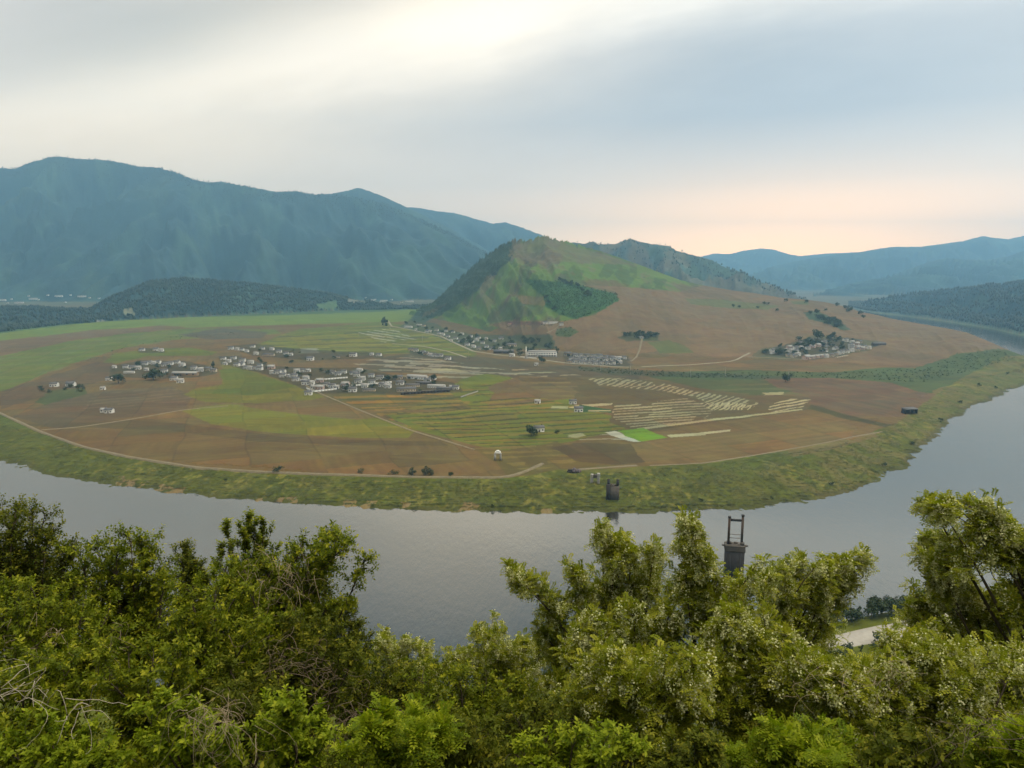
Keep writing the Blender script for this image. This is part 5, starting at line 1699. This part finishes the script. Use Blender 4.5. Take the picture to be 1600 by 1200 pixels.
def grow(name, kind, base_u, Y0, tips, label, cat='tree', group=None, seed=1, dens=1.0, spread=0.55, bloom=0.0, fill=6, limb_r=0.035, upright=0.0, leaf=1.0, vines=0, deep=1.0, t0=0.22, airy=False):
    """one woody plant: trunk, limbs that reach the given tips, twigs, leaves, blossom"""
    rng = np.random.default_rng(seed)
    T = [px3(u, v, Y0 + rng.uniform(-0.5, 0.7) * deep) for u, v in tips]
    cen = np.mean(T, axis=0)
    a0, _ = pix(base_u, 900)
    X0 = float(a0) * Y0
    base = np.array([X0, Y0, float(znear(X0, Y0)) - 0.15])
    lowest = min(t[2] for t in T)
    fork = base * 0.55 + cen * 0.45
    fork[2] = min(base[2] + 0.5 * (cen[2] - base[2]), lowest - 0.1) if lowest - 0.1 > base[2] + 0.3 else base[2] + 0.3
    if airy:
        fork = base * 0.7 + cen * 0.3
        fork[2] = base[2] + 0.34 * (cen[2] - base[2])
    wid = max(0.5, np.std([t[0] for t in T]) * 1.3)
    hgt = max(0.5, cen[2] - fork[2])
    # extra limbs fill the body of the crown
    for i in range(fill):
        q = T[rng.integers(len(T))]
        f = rng.uniform(0.35, 0.85)
        T.append(fork + (q - fork) * f + rng.normal(size=3) * np.array([wid * 0.4, wid * 0.55, hgt * 0.16]))
    wood = MB()
    sway = rng.normal(size=3) * 0.08 * hgt
    wood.tube(bez(base, (base + fork) / 2 + sway, fork, 6), np.linspace(limb_r * 2.0, limb_r * 1.35, 6), 7)
    tw_p, tw_d, tw_l = [], [], []
    for q in T:
        d = q - fork
        L = np.linalg.norm(d)
        mid = fork + d * 0.5 + np.array([0, 0, (0.2 if airy else 0.10) * L]) + rng.normal(size=3) * 0.09 * L
        pts = bez(fork, mid, q, 9)
        wood.tube(pts, np.linspace(limb_r, limb_r * 0.16, 9), 5)
        ns = max(5, int(7.5 * L * dens))
        ts = rng.uniform(t0, 1.0, ns)
        if airy:
            cc = np.sort(rng.uniform(t0, 1.0, max(3, int(2.0 * L))))
            ts = np.clip(rng.choice(cc, ns) + rng.normal(size=ns) * 0.03, t0, 1.0)
        for t in np.concatenate([ts, [1.0]]):
            k = min(int(t * 8), 7)
            p = pts[k] + (pts[k + 1] - pts[k]) * (t * 8 - k)
            tan = unit(pts[k + 1] - pts[k])
            sd = unit(tan * 0.75 + rdir(rng, 1)[0] * 0.85 + np.array([0, 0, 0.2 + upright]))
            sl_ = spread * rng.uniform(0.5, 1.1) * (1.15 - 0.5 * t)
            if airy:
                sl_ = spread * (rng.uniform(1.6, 2.8) if rng.uniform() < 0.2 and t < 0.75 else rng.uniform(0.4, 0.9))
            e_ = p + sd * sl_ + np.array([0, 0, -0.06 * sl_])
            sub = bez(p, p + sd * sl_ * 0.5 + np.array([0, 0, 0.05]), e_, 4)
            wood.tube(sub, np.linspace(limb_r * 0.28, limb_r * 0.08, 4), 3, cap=False)
            nt = 4
            for j in range(nt):
                f = rng.uniform(0.25, 1.0)
                tw_p.append(p + (e_ - p) * f)
                tw_d.append(unit(sd * 0.8 + rdir(rng, 1)[0] * 0.8 + np.array([0, 0, upright])))
                tw_l.append(spread * rng.uniform(0.35, 0.7))
            tw_p.append(e_)
            tw_d.append(sd)
            tw_l.append(spread * 0.5)
    tp, td, tl = np.array(tw_p), unit(np.array(tw_d)), np.array(tw_l)
    e = empty(name, tuple(base), label, cat, group)
    n = len(tp)
    if kind == 'locust' or kind == 'fern':
        k = 3
        idx = np.repeat(np.arange(n), k)
        P = tp[idx] + td[idx] * (tl[idx] * np.tile(np.linspace(0.1, 0.95, k), n))[:, None]
        D = unit(td[idx] * 0.45 + rdir(rng, n * k) * 0.85 + np.array([0, 0, 0.12]))
        A = compound(P, D, rng, 0.19 * leaf, 5, 0.058 * leaf, 0.030 * leaf, 0.22)
    else:
        k = 11
        idx = np.repeat(np.arange(n), k)
        ph = np.tile(np.arange(k) * 2.4, n)
        P = tp[idx] + td[idx] * (tl[idx] * np.tile(np.linspace(0.05, 1.0, k), n))[:, None]
        s1 = unit(np.cross(td, np.array([0.2, 0.1, 1.0])))[idx]
        s2 = np.cross(s1, td[idx])
        U = unit(td[idx] * 0.55 + s1 * np.cos(ph)[:, None] + s2 * np.sin(ph)[:, None] + rdir(rng, n * k) * 0.3)
        Nn = unit(np.cross(np.cross(U, td[idx]), U) + rdir(rng, n * k) * 0.35 + np.array([0, 0, 0.5]))
        ln = 0.070 * leaf * rng.uniform(0.6, 1.25, n * k)
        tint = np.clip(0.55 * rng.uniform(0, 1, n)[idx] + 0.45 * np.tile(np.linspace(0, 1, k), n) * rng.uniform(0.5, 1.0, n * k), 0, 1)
        A = (P, Nn, U, ln, ln * 0.52, tint)
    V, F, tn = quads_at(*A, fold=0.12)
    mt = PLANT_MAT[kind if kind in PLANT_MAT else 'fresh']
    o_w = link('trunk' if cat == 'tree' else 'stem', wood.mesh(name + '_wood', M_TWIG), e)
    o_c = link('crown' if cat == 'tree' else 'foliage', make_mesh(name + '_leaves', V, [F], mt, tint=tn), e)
    kids = [o_w, o_c]
    if bloom > 0:
        nb = int(n * bloom * 1.15)
        dist = np.linalg.norm((tp - fork) * np.array([1, 1, 1.3]), axis=1) + 0.6 * (tp[:, 2] - fork[2])
        wgt = np.clip((dist - np.quantile(dist, 0.1)) / (np.quantile(dist, 0.9) - np.quantile(dist, 0.1)), 0.12, 1)
        sel = rng.choice(n, nb, p=wgt / wgt.sum())
        P = tp[sel] + td[sel] * (tl[sel] * rng.uniform(0.4, 1.25, nb))[:, None] + unit(rng.normal(size=(nb, 3)) * np.array([1, 1, 0.6]) + np.array([0, -0.5, 0.3])) * 0.09
        q = 16
        idx = np.repeat(np.arange(nb), q)
        s = np.tile(np.linspace(0.08, 1, q), nb)
        ax = unit(np.array([0, 0, -1.0]) + rdir(rng, nb) * 0.35)
        out_ = rdir(rng, nb * q)
        len_ = 0.17 * rng.uniform(0.7, 1.3, nb)
        B = P[idx] + ax[idx] * (len_[idx] * s)[:, None] + out_ * (0.026 * (1.15 - 0.75 * s))[:, None]
        V, F, tn = quads_at(B, rdir(rng, nb * q), out_, 0.036, 0.032, np.clip(0.5 * rng.uniform(0, 1, nb)[idx] + 0.5 * rng.uniform(0, 1, nb * q), 0, 1))
        kids.append(link('blossom', make_mesh(name + '_blossom', V, [F], M_BLOOM, tint=tn), e))
    for o in kids:
        o.location = tuple(-base)
    return e


# flowering black locusts (white hanging blossom) on the right half
grow('locust_tree', 'locust', 1000, 13.5, [(800, 897), (815, 905), (850, 915), (880, 935), (895, 890), (930, 895), (960, 892), (975, 870), (1000, 905), (1030, 885), (940, 822), (952, 835), (968, 852), (985, 862), (1022, 862), (1020, 868), (860, 965), (845, 985), (880, 985), (920, 960), (900, 1010), (960, 960), (990, 980), (930, 1030), (1040, 950), (880, 1045)],
     'tall flowering acacia leaning over the water, its top branch reaching towards the far bank pier', seed=11, bloom=1.0, fill=4, spread=0.21, limb_r=0.045, dens=0.46, t0=0.6, airy=True)
grow('locust_tree', 'locust', 1105, 12.0, [(1073, 826), (1080, 840), (1090, 856), (1098, 878), (1070, 895), (1110, 890), (1060, 930), (1120, 915), (1085, 950), (1140, 930), (1180, 885), (1185, 905), (1165, 920), (1050, 985), (1110, 1000), (1150, 985), (1080, 1030)],
     'flowering acacia whose crown hides the foot of the river pier', seed=12, bloom=1.0, fill=4, spread=0.21, limb_r=0.036, dens=0.46, t0=0.6, airy=True)
grow('locust_tree', 'locust', 1175, 13.5, [(1345, 874), (1335, 882), (1315, 880), (1295, 884), (1270, 890), (1250, 880), (1232, 888), (1215, 895), (1200, 910), (1320, 900), (1290, 920), (1262, 935), (1225, 940), (1195, 955), (1300, 950), (1240, 975), (1180, 1000), (1210, 1020), (1270, 1000)],
     'flowering acacia with a flat arm stretched right of the river pier', seed=13, bloom=1.0, fill=4, spread=0.21, limb_r=0.04, dens=0.46, t0=0.6, airy=True)
grow('locust_tree', 'locust', 1720, 11.5, [(1455, 790), (1470, 796), (1490, 788), (1515, 792), (1535, 797), (1555, 812), (1575, 830), (1600, 845), (1625, 850), (1500, 810), (1610, 900), (1640, 880), (1590, 925)],
     'highest flowering acacia at the edge, its arm arching over the river', seed=14, bloom=1.0, fill=4, spread=0.21, limb_r=0.045, dens=0.46, t0=0.6, airy=True)
grow('locust_tree', 'locust', 1640, 12.5, [(1452, 845), (1465, 850), (1450, 870), (1470, 885), (1490, 880), (1460, 910), (1500, 905), (1520, 925), (1480, 935), (1430, 940), (1418, 955), (1445, 965), (1500, 960), (1540, 950), (1560, 975), (1590, 960), (1600, 1000), (1540, 1010)],
     'flowering acacia tucked under the highest one, above the riverside road', seed=15, bloom=1.0, fill=4, spread=0.21, limb_r=0.036, dens=0.46, t0=0.6, airy=True)
grow('locust_tree', 'locust', 800, 15.5, [(742, 990), (755, 1000), (775, 998), (800, 1008), (822, 1012), (845, 1003), (860, 1015), (885, 1030), (720, 1030), (750, 1035), (790, 1045), (830, 1055), (700, 1045), (870, 1070)],
     'low flowering acacia at the gap where the dark water shows', seed=16, bloom=0.8, fill=8, spread=0.3, limb_r=0.03, dens=0.65, t0=0.45, airy=True)
grow('locust_sapling', 'locust', 635, 17.0, [(602, 998), (600, 1012), (615, 1025), (638, 1008), (645, 1022), (662, 1018), (625, 1040), (590, 1042), (655, 1048), (680, 1050)],
     'thin pale flowering sapling alone below the dark water', seed=17, bloom=1.2, fill=4, spread=0.3, limb_r=0.02, upright=0.3)
grow('locust_tree', 'locust', 1040, 10.0, [(960, 1030), (1000, 1035), (1040, 1040), (1080, 1045), (920, 1060), (970, 1080), (1030, 1085), (1090, 1080), (940, 1110), (1000, 1120), (1070, 1115), (900, 1090)],
     'lower acacia filling the slope under the leaning flowering acacia', seed=18, bloom=0.45, fill=10, spread=0.38, limb_r=0.032, dens=1.1)
grow('locust_tree', 'locust', 1190, 10.5, [(1120, 1020), (1155, 1030), (1190, 1040), (1230, 1045), (1140, 1070), (1200, 1080), (1250, 1075), (1160, 1110), (1220, 1115), (1120, 1100)],
     'green acacia below the river pier, with few flowers', seed=19, bloom=0.3, fill=10, spread=0.38, limb_r=0.032, dens=1.1)
grow('locust_tree', 'locust', 1340, 10.0, [(1275, 1040), (1300, 1050), (1330, 1062), (1370, 1060), (1405, 1055), (1290, 1085), (1340, 1100), (1390, 1095), (1310, 1130), (1370, 1135), (1420, 1090)],
     'green-gold acacia just below the strip of riverside road', seed=20, bloom=0.6, fill=10, spread=0.38, limb_r=0.032, dens=1.1)
grow('locust_tree', 'locust', 1500, 10.0, [(1430, 1015), (1460, 1025), (1500, 1030), (1540, 1035), (1580, 1030), (1620, 1040), (1450, 1070), (1500, 1080), (1560, 1080), (1600, 1090), (1470, 1120), (1540, 1130), (1600, 1140)],
     'acacia filling the lower corner beneath the highest flowering acacia', seed=21, bloom=0.6, fill=12, spread=0.4, limb_r=0.034, dens=1.1)
grow('locust_tree', 'locust', 1290, 19.0, [(1200, 975), (1230, 965), (1260, 985), (1290, 990), (1180, 1010), (1215, 1020), (1250, 1030), (1290, 1035)],
     'acacia standing deeper on the slope, left of the riverside road', seed=22, bloom=0.6, fill=8, spread=0.55, limb_r=0.04)
grow('locust_tree', 'locust', 1480, 18.0, [(1420, 975), (1450, 985), (1480, 975), (1520, 990), (1550, 1000), (1440, 1010), (1490, 1020)],
     'acacia standing deeper on the slope, right of the riverside road', seed=23, bloom=0.6, fill=8, spread=0.5, limb_r=0.04)

grow('locust_tree', 'locust', 985, 11.5, [(905, 985), (930, 965), (960, 985), (990, 960), (1020, 985), (1045, 965), (890, 1020), (940, 1015), (1000, 1020), (1060, 1010)],
     'acacia between the leaning flowering acacia and the lower one', seed=24, bloom=0.8, fill=5, spread=0.3, limb_r=0.032, dens=0.9, t0=0.35)
grow('locust_tree', 'locust', 1150, 11.0, [(1110, 990), (1140, 965), (1165, 990), (1195, 980), (1225, 1005), (1120, 1030), (1170, 1025), (1215, 1035)],
     'acacia directly below the river pier, cream flowers at its top', seed=25, bloom=0.9, fill=5, spread=0.28, limb_r=0.03, dens=0.9, t0=0.35)
grow('locust_tree', 'locust', 1415, 10.8, [(1375, 1035), (1400, 1010), (1425, 1030), (1450, 1000), (1475, 1020), (1390, 1060), (1440, 1055)],
     'acacia right of the strip of riverside road, in front of the others', seed=26, bloom=0.8, fill=4, spread=0.28, limb_r=0.03, dens=0.9, t0=0.35)

# leafy trees and thickets of the left half
grow('leafy_tree', 'dark', 45, 13.5, [(5, 802), (25, 798), (50, 800), (70, 806), (85, 830), (100, 855), (110, 870), (15, 830), (45, 840), (70, 865), (0, 860), (35, 880), (85, 895), (-20, 830), (10, 910), (60, 920), (110, 905), (-30, 870)],
     'dark round-topped tree at the far end of the thicket, tallest there', seed=31, fill=16, spread=0.42, limb_r=0.045, dens=1.3, leaf=0.95)
grow('leafy_tree', 'broad', 210, 12.5, [(125, 865), (150, 858), (185, 852), (205, 843), (218, 848), (235, 855), (250, 880), (165, 890), (200, 895), (230, 905), (135, 910), (260, 910), (175, 935), (225, 940), (150, 960)],
     'bright-tipped leafy tree next to the dark round-topped one', seed=32, fill=14, spread=0.42, limb_r=0.038, dens=1.25)
grow('leafy_shrub', 'dark', 292, 16.0, [(282, 872), (290, 862), (298, 868), (308, 880), (275, 895), (300, 900), (315, 905)],
     'small dark shrub with upright shoots in the dip of the thicket', 'shrub', seed=33, fill=4, spread=0.4, limb_r=0.022, upright=0.7, leaf=1.1)
grow('leafy_shrub', 'broad', 390, 14.5, [(354, 832), (358, 845), (378, 830), (392, 818), (398, 826), (414, 828), (422, 838), (345, 865), (372, 860), (405, 855), (430, 865)],
     'shrub of tall straight shoots standing above the thicket', 'shrub', seed=34, fill=4, spread=0.32, limb_r=0.022, upright=1.1, leaf=1.1)
grow('leafy_tree', 'broad', 430, 12.8, [(544, 852), (530, 845), (518, 834), (505, 842), (490, 852), (470, 860), (450, 866), (505, 888), (492, 900), (475, 905), (428, 872), (405, 882), (380, 885), (350, 890), (335, 905), (440, 920), (400, 915), (465, 935), (420, 950), (370, 930)],
     'vine-hung tree with one arm stretched out over the river', seed=35, fill=18, spread=0.36, limb_r=0.042, dens=1.3)
grow('leafy_shrub', 'dark', 535, 17.0, [(520, 950), (535, 942), (555, 958), (508, 975), (530, 975), (555, 985), (575, 1000), (500, 1000), (540, 1010), (580, 1018)],
     'dark shrub beside the water, under the outstretched arm', 'shrub', seed=36, fill=6, spread=0.4, limb_r=0.025, leaf=1.1, dens=1.3)
grow('leafy_tree', 'broad', 320, 11.0, [(275, 935), (300, 925), (335, 935), (360, 945), (300, 965), (340, 980), (380, 975), (410, 965), (270, 975), (320, 1010), (370, 1015), (420, 1000), (260, 1010)],
     'leafy tree in the heart of the thicket, in front of the straight shoots', seed=37, fill=14, spread=0.4, limb_r=0.034, dens=1.25)
grow('leafy_tree', 'broad', 90, 10.5, [(20, 930), (50, 920), (90, 935), (130, 945), (170, 955), (0, 965), (40, 970), (90, 980), (140, 990), (190, 990), (20, 1010), (110, 1020), (-30, 950)],
     'leafy tree below the dark round-topped one', seed=38, fill=14, spread=0.4, limb_r=0.034, dens=1.25)
grow('leafy_shrub', 'dark', 470, 11.0, [(440, 985), (470, 970), (500, 985), (530, 1010), (450, 1020), (490, 1030), (550, 1035), (430, 1050), (480, 1065), (530, 1070)],
     'dark shrub tangled with dry vines, below the outstretched arm', 'shrub', seed=39, fill=10, spread=0.38, limb_r=0.028, dens=1.1)
grow('leafy_shrub', 'broad', 230, 9.2, [(160, 1020), (200, 1010), (240, 1020), (280, 1030), (310, 1050), (180, 1060), (230, 1065), (280, 1075), (210, 1100), (270, 1110), (150, 1050)],
     'leafy shrub low in the thicket, under the bright-tipped tree', 'shrub', seed=40, fill=10, spread=0.34, limb_r=0.026, dens=1.2)
grow('leafy_shrub', 'broad', 40, 8.6, [(-20, 1050), (20, 1030), (60, 1040), (100, 1050), (130, 1070), (0, 1080), (50, 1090), (100, 1100), (20, 1130), (80, 1140)],
     'leafy shrub in the lower corner with pale dead branches before it', 'shrub', seed=41, fill=10, spread=0.32, limb_r=0.026, dens=1.2)
grow('leafy_shrub', 'dark', 390, 9.0, [(330, 1060), (360, 1050), (400, 1060), (430, 1080), (350, 1090), (400, 1110), (440, 1105), (320, 1110)],
     'dark shrub behind the bundle of straw-coloured vines', 'shrub', seed=42, fill=8, spread=0.34, limb_r=0.026)
grow('leafy_shrub', 'fresh', 470, 8.0, [(420, 1108), (440, 1112), (455, 1105), (475, 1118), (500, 1130), (430, 1140), (465, 1150), (400, 1150), (510, 1160)],
     'fresh bright green shrub right of the straw-coloured vines', 'shrub', seed=43, fill=8, spread=0.26, limb_r=0.02, upright=0.5, dens=1.2)
grow('leafy_shrub', 'fresh', 290, 7.6, [(230, 1120), (260, 1105), (290, 1115), (320, 1130), (340, 1160), (240, 1160), (300, 1165), (360, 1175)],
     'fresh green shrub below the thicket, left of the straw-coloured vines', 'shrub', seed=44, fill=8, spread=0.26, limb_r=0.02, upright=0.3, dens=1.2)
grow('leafy_shrub', 'fresh', 90, 7.4, [(40, 1150), (70, 1140), (100, 1150), (140, 1145), (170, 1160), (60, 1185), (120, 1185), (180, 1190), (10, 1175)],
     'fresh green shrub in the lowest corner under the dead branches', 'shrub', seed=45, fill=8, spread=0.26, limb_r=0.02, upright=0.3, dens=1.2)
grow('pinnate_shrub', 'fern', 610, 7.6, [(560, 1165), (580, 1150), (605, 1132), (612, 1150), (640, 1148), (655, 1165), (690, 1145), (700, 1165), (540, 1185), (630, 1185), (675, 1185)],
     'bright shrub of upright feathery shoots at the lower edge', 'shrub', seed=46, fill=5, spread=0.24, limb_r=0.016, upright=1.3, leaf=0.95, dens=1.4)
grow('leafy_shrub', 'dark', 560, 12.0, [(520, 1040), (560, 1045), (600, 1050), (640, 1060), (540, 1080), (590, 1090), (640, 1095), (570, 1120), (620, 1125)],
     'olive shrub between the pale sapling and the feathery shoots', 'shrub', seed=47, fill=10, spread=0.42, limb_r=0.03, dens=1.2)
grow('leafy_tree', 'broad', 720, 11.5, [(660, 1060), (690, 1055), (720, 1065), (760, 1070), (800, 1075), (680, 1095), (730, 1105), (780, 1110), (820, 1095), (700, 1135), (760, 1140)],
     'golden-green tree under the gap of dark water', seed=48, fill=12, spread=0.42, limb_r=0.034, dens=1.2)
grow('leafy_shrub', 'dark', 840, 9.6, [(800, 1115), (830, 1100), (870, 1105), (900, 1120), (820, 1145), (860, 1150), (900, 1155), (780, 1150)],
     'leafy shrub under the low flowering acacia', 'shrub', seed=49, fill=8, spread=0.34, limb_r=0.026, dens=1.2)
grow('leafy_shrub', 'fresh', 900, 7.8, [(840, 1165), (870, 1160), (900, 1150), (930, 1160), (950, 1150), (880, 1185), (940, 1185), (820, 1185)],
     'fresh light green shrub at the lower edge under the acacias', 'shrub', seed=50, fill=7, spread=0.27, limb_r=0.02, upright=0.6, dens=1.2)
grow('leafy_shrub', 'dark', 1080, 7.8, [(1015, 1172), (1050, 1180), (1085, 1168), (1110, 1176), (1060, 1195), (1120, 1195), (1000, 1190)],
     'dark green shrub at the lower edge, below the river pier', 'shrub', seed=51, fill=7, spread=0.28, limb_r=0.018, upright=0.5, dens=1.3)
grow('pinnate_shrub', 'fern', 1250, 7.8, [(1185, 1185), (1215, 1160), (1245, 1175), (1285, 1185), (1310, 1170), (1220, 1195), (1290, 1195)],
     'feathery green shrub at the lower edge, below the riverside road', 'shrub', seed=52, fill=7, spread=0.28, limb_r=0.018, upright=0.4, dens=1.3)
grow('leafy_shrub', 'dark', 1430, 7.8, [(1370, 1165), (1400, 1155), (1440, 1160), (1480, 1165), (1510, 1155), (1410, 1190), (1470, 1190)],
     'dark leafy shrub at the lower edge among bare brown stems', 'shrub', seed=53, fill=8, spread=0.28, limb_r=0.02, dens=1.2)
grow('pinnate_shrub', 'fern', 1570, 7.8, [(1520, 1180), (1550, 1172), (1590, 1160), (1630, 1175), (1560, 1195), (1610, 1195)],
     'feathery shrub in the lower corner under the acacias', 'shrub', seed=54, fill=7, spread=0.28, limb_r=0.018, upright=0.3, dens=1.3)
grow('leafy_shrub', 'dark', 690, 8.6, [(640, 1130), (680, 1120), (720, 1140), (760, 1150), (700, 1170), (750, 1180), (790, 1185), (660, 1165)],
     'dark shrub in the shade right of the feathery shoots', 'shrub', seed=55, fill=8, spread=0.32, limb_r=0.024, dens=1.1)


grow('leafy_tree', 'dark', 150, 17.0, [(60, 905), (110, 900), (150, 900), (200, 905), (250, 910), (290, 915), (80, 940), (140, 945), (200, 950), (260, 950), (310, 950), (100, 985), (180, 990), (250, 990)],
     'dark tree behind the bright-tipped leafy tree, lower on the slope', seed=56, fill=14, spread=0.6, limb_r=0.05, dens=1.0, leaf=1.1)
grow('leafy_tree', 'dark', 380, 16.5, [(320, 905), (350, 900), (390, 905), (430, 905), (460, 915), (490, 930), (340, 940), (400, 945), (450, 950), (490, 965), (360, 985), (430, 990), (490, 1000), (320, 975)],
     'dark tree behind the straight shoots, filling the heart of the thicket', seed=57, fill=14, spread=0.55, limb_r=0.05, dens=1.0, leaf=1.1)
grow('leafy_tree', 'broad', 560, 15.0, [(490, 1025), (530, 1030), (570, 1040), (610, 1050), (650, 1055), (690, 1050), (520, 1065), (580, 1075), (640, 1080)],
     'leafy tree behind the olive shrub, under the dark water', seed=58, fill=10, spread=0.5, limb_r=0.04, dens=1.0, leaf=1.1)


# dry vines and dead branches
def vines(name, label, spots, n, Y, seed, length, r=0.006, hang=1.0, cat='vine', mat=None):
    rng = np.random.default_rng(seed)
    m = MB()
    for i in range(n):
        u, v = spots[rng.integers(len(spots))]
        p = px3(u + rng.normal() * 26, v + rng.normal() * 16, Y + rng.uniform(-0.5, 0.2))
        L = length * rng.uniform(0.5, 1.3)
        d = rdir(rng, 1)[0] * np.array([1, 0.6, 0.5])
        q = p + d * L * 0.6 + np.array([0, 0, -hang * L * 0.5])
        mid = (p + q) / 2 + rng.normal(size=3) * L * 0.28 + np.array([0, 0, 0.12 * L])
        pts = bez(p, mid, q, 10) + np.cumsum(rng.normal(size=(10, 3)) * 0.012 * L, axis=0)
        m.tube(pts, np.linspace(r, r * 0.5, 10) * rng.uniform(0.6, 1.3), 4)
    me = m.mesh(name, mat or M_VINE)
    o = link(name, me)
    o['label'] = label
    o['category'] = cat
    return o


vines('dry_vine', 'straw-coloured bundle of dry vines hanging at the lower edge of the thicket', [(320, 1110), (345, 1120), (360, 1130), (335, 1100)], 80, 7.3, 61, 0.75, 0.0026, 1.2)
vines('dead_branch', 'pale bare dead branches sprawling in the lower corner of the thicket', [(40, 1075), (60, 1100), (20, 1090), (110, 1120), (130, 1100)], 26, 7.4, 62, 0.9, 0.004, 0.35, 'dead branch', mottled('dead_wood', (0.36, 0.31, 0.23), 0.25, 6.0))
vines('dry_vine', 'tan vines hanging from the tree with the outstretched arm', [(420, 880), (440, 890), (460, 900), (400, 890), (450, 930)], 60, 11.9, 63, 0.8, 0.0035, 1.3)
vines('dry_vine', 'brown tangle of vines over the dark shrub in the thicket', [(450, 1020), (480, 1040), (510, 1060), (430, 1050)], 80, 10.2, 64, 0.7, 0.004, 0.5, mat=mottled('brown_vine', (0.17, 0.125, 0.08), 0.3, 6.0))
vines('dry_vine', 'brown tangle of bare stems under the golden-green tree', [(560, 1110), (600, 1120), (500, 1120), (540, 1140)], 80, 8.8, 65, 0.7, 0.004, 0.6, mat=mottled('brown_stems', (0.12, 0.088, 0.058), 0.3, 6.0))
vines('dry_vine', 'curling pale stems in front of the acacias near the riverside road', [(1290, 1060), (1330, 1050), (1360, 1080), (1400, 1060)], 36, 9.2, 66, 0.8, 0.003, 0.4)
vines('dry_vine', 'brown stems arching in the lower corner below the acacias', [(1480, 1150), (1530, 1140), (1560, 1170), (1590, 1130)], 40, 7.6, 67, 0.9, 0.0035, 0.3, mat=mottled('corner_stems', (0.15, 0.115, 0.075), 0.3, 6.0))
vines('dry_vine', 'thin tan stems before the leafy tree below the dark round-topped one', [(60, 990), (110, 1000), (160, 1010), (30, 1010)], 40, 9.6, 68, 0.7, 0.003, 0.6)


# undergrowth that covers the slope between the trees
def undergrowth():
    rng = np.random.default_rng(90)
    n = 9000
    Y = 5.5 + 34 * rng.uniform(0, 1, n) ** 1.35
    X = Y * rng.uniform(-0.98, 1.0, n)
    z = znear(X, Y)
    k = 14
    idx = np.repeat(np.arange(n), k)
    h = rng.uniform(0.25, 1.0, n) * np.clip(Y / 12, 0.8, 1.6)
    d = rdir(rng, n * k)
    P = np.stack([X, Y, z], 1)[idx] + d * np.array([0.4, 0.4, 0]) + np.stack([0 * d[:, 0], 0 * d[:, 0], h[idx] * rng.uniform(0.1, 1, n * k)], 1)
    U = unit(d + np.array([0, 0, 0.4]))
    N = unit(rdir(rng, n * k) + np.array([0, 0, 0.8]))
    sz = 0.085 * rng.uniform(0.6, 1.5, n * k) * np.clip(Y[idx] / 12, 0.8, 2)
    V, F, t = quads_at(P, N, U, sz, sz * 0.5, np.clip(rng.uniform(0, 1, n)[idx] * 0.6 + rng.uniform(0, 0.4, n * k), 0, 1), 0.1)
    link('undergrowth', make_mesh('undergrowth', V, [F], M_DARKL, tint=t), kind='stuff')


undergrowth()

# dark young trees on the near bank by the water, at the riverside road
rr = random.Random(31)
for i in range(34):
    x = 92 + i * 2.9 + rr.uniform(-1, 1)
    y = float(yshore(x)) + rr.uniform(-11, -5)
    h = rr.uniform(4.5, 8.5)
    put_tree('tall' if i % 4 == 0 else 'round', (x, y, float(znear(x, y))), h, 'dark young tree on the near bank between the riverside road and the water', 'young trees along the near bank')
for i in range(14):
    x = 100 + i * 6 + rr.uniform(-2, 2)
    y = float(yshore(x)) + rr.uniform(-36, -29)
    put_tree('bush' if i % 3 else 'tall', (x, y, float(znear(x, y))), rr.uniform(2.5, 5), 'dark bush or sapling on the hill side of the riverside road', 'saplings on the hill side of the road')
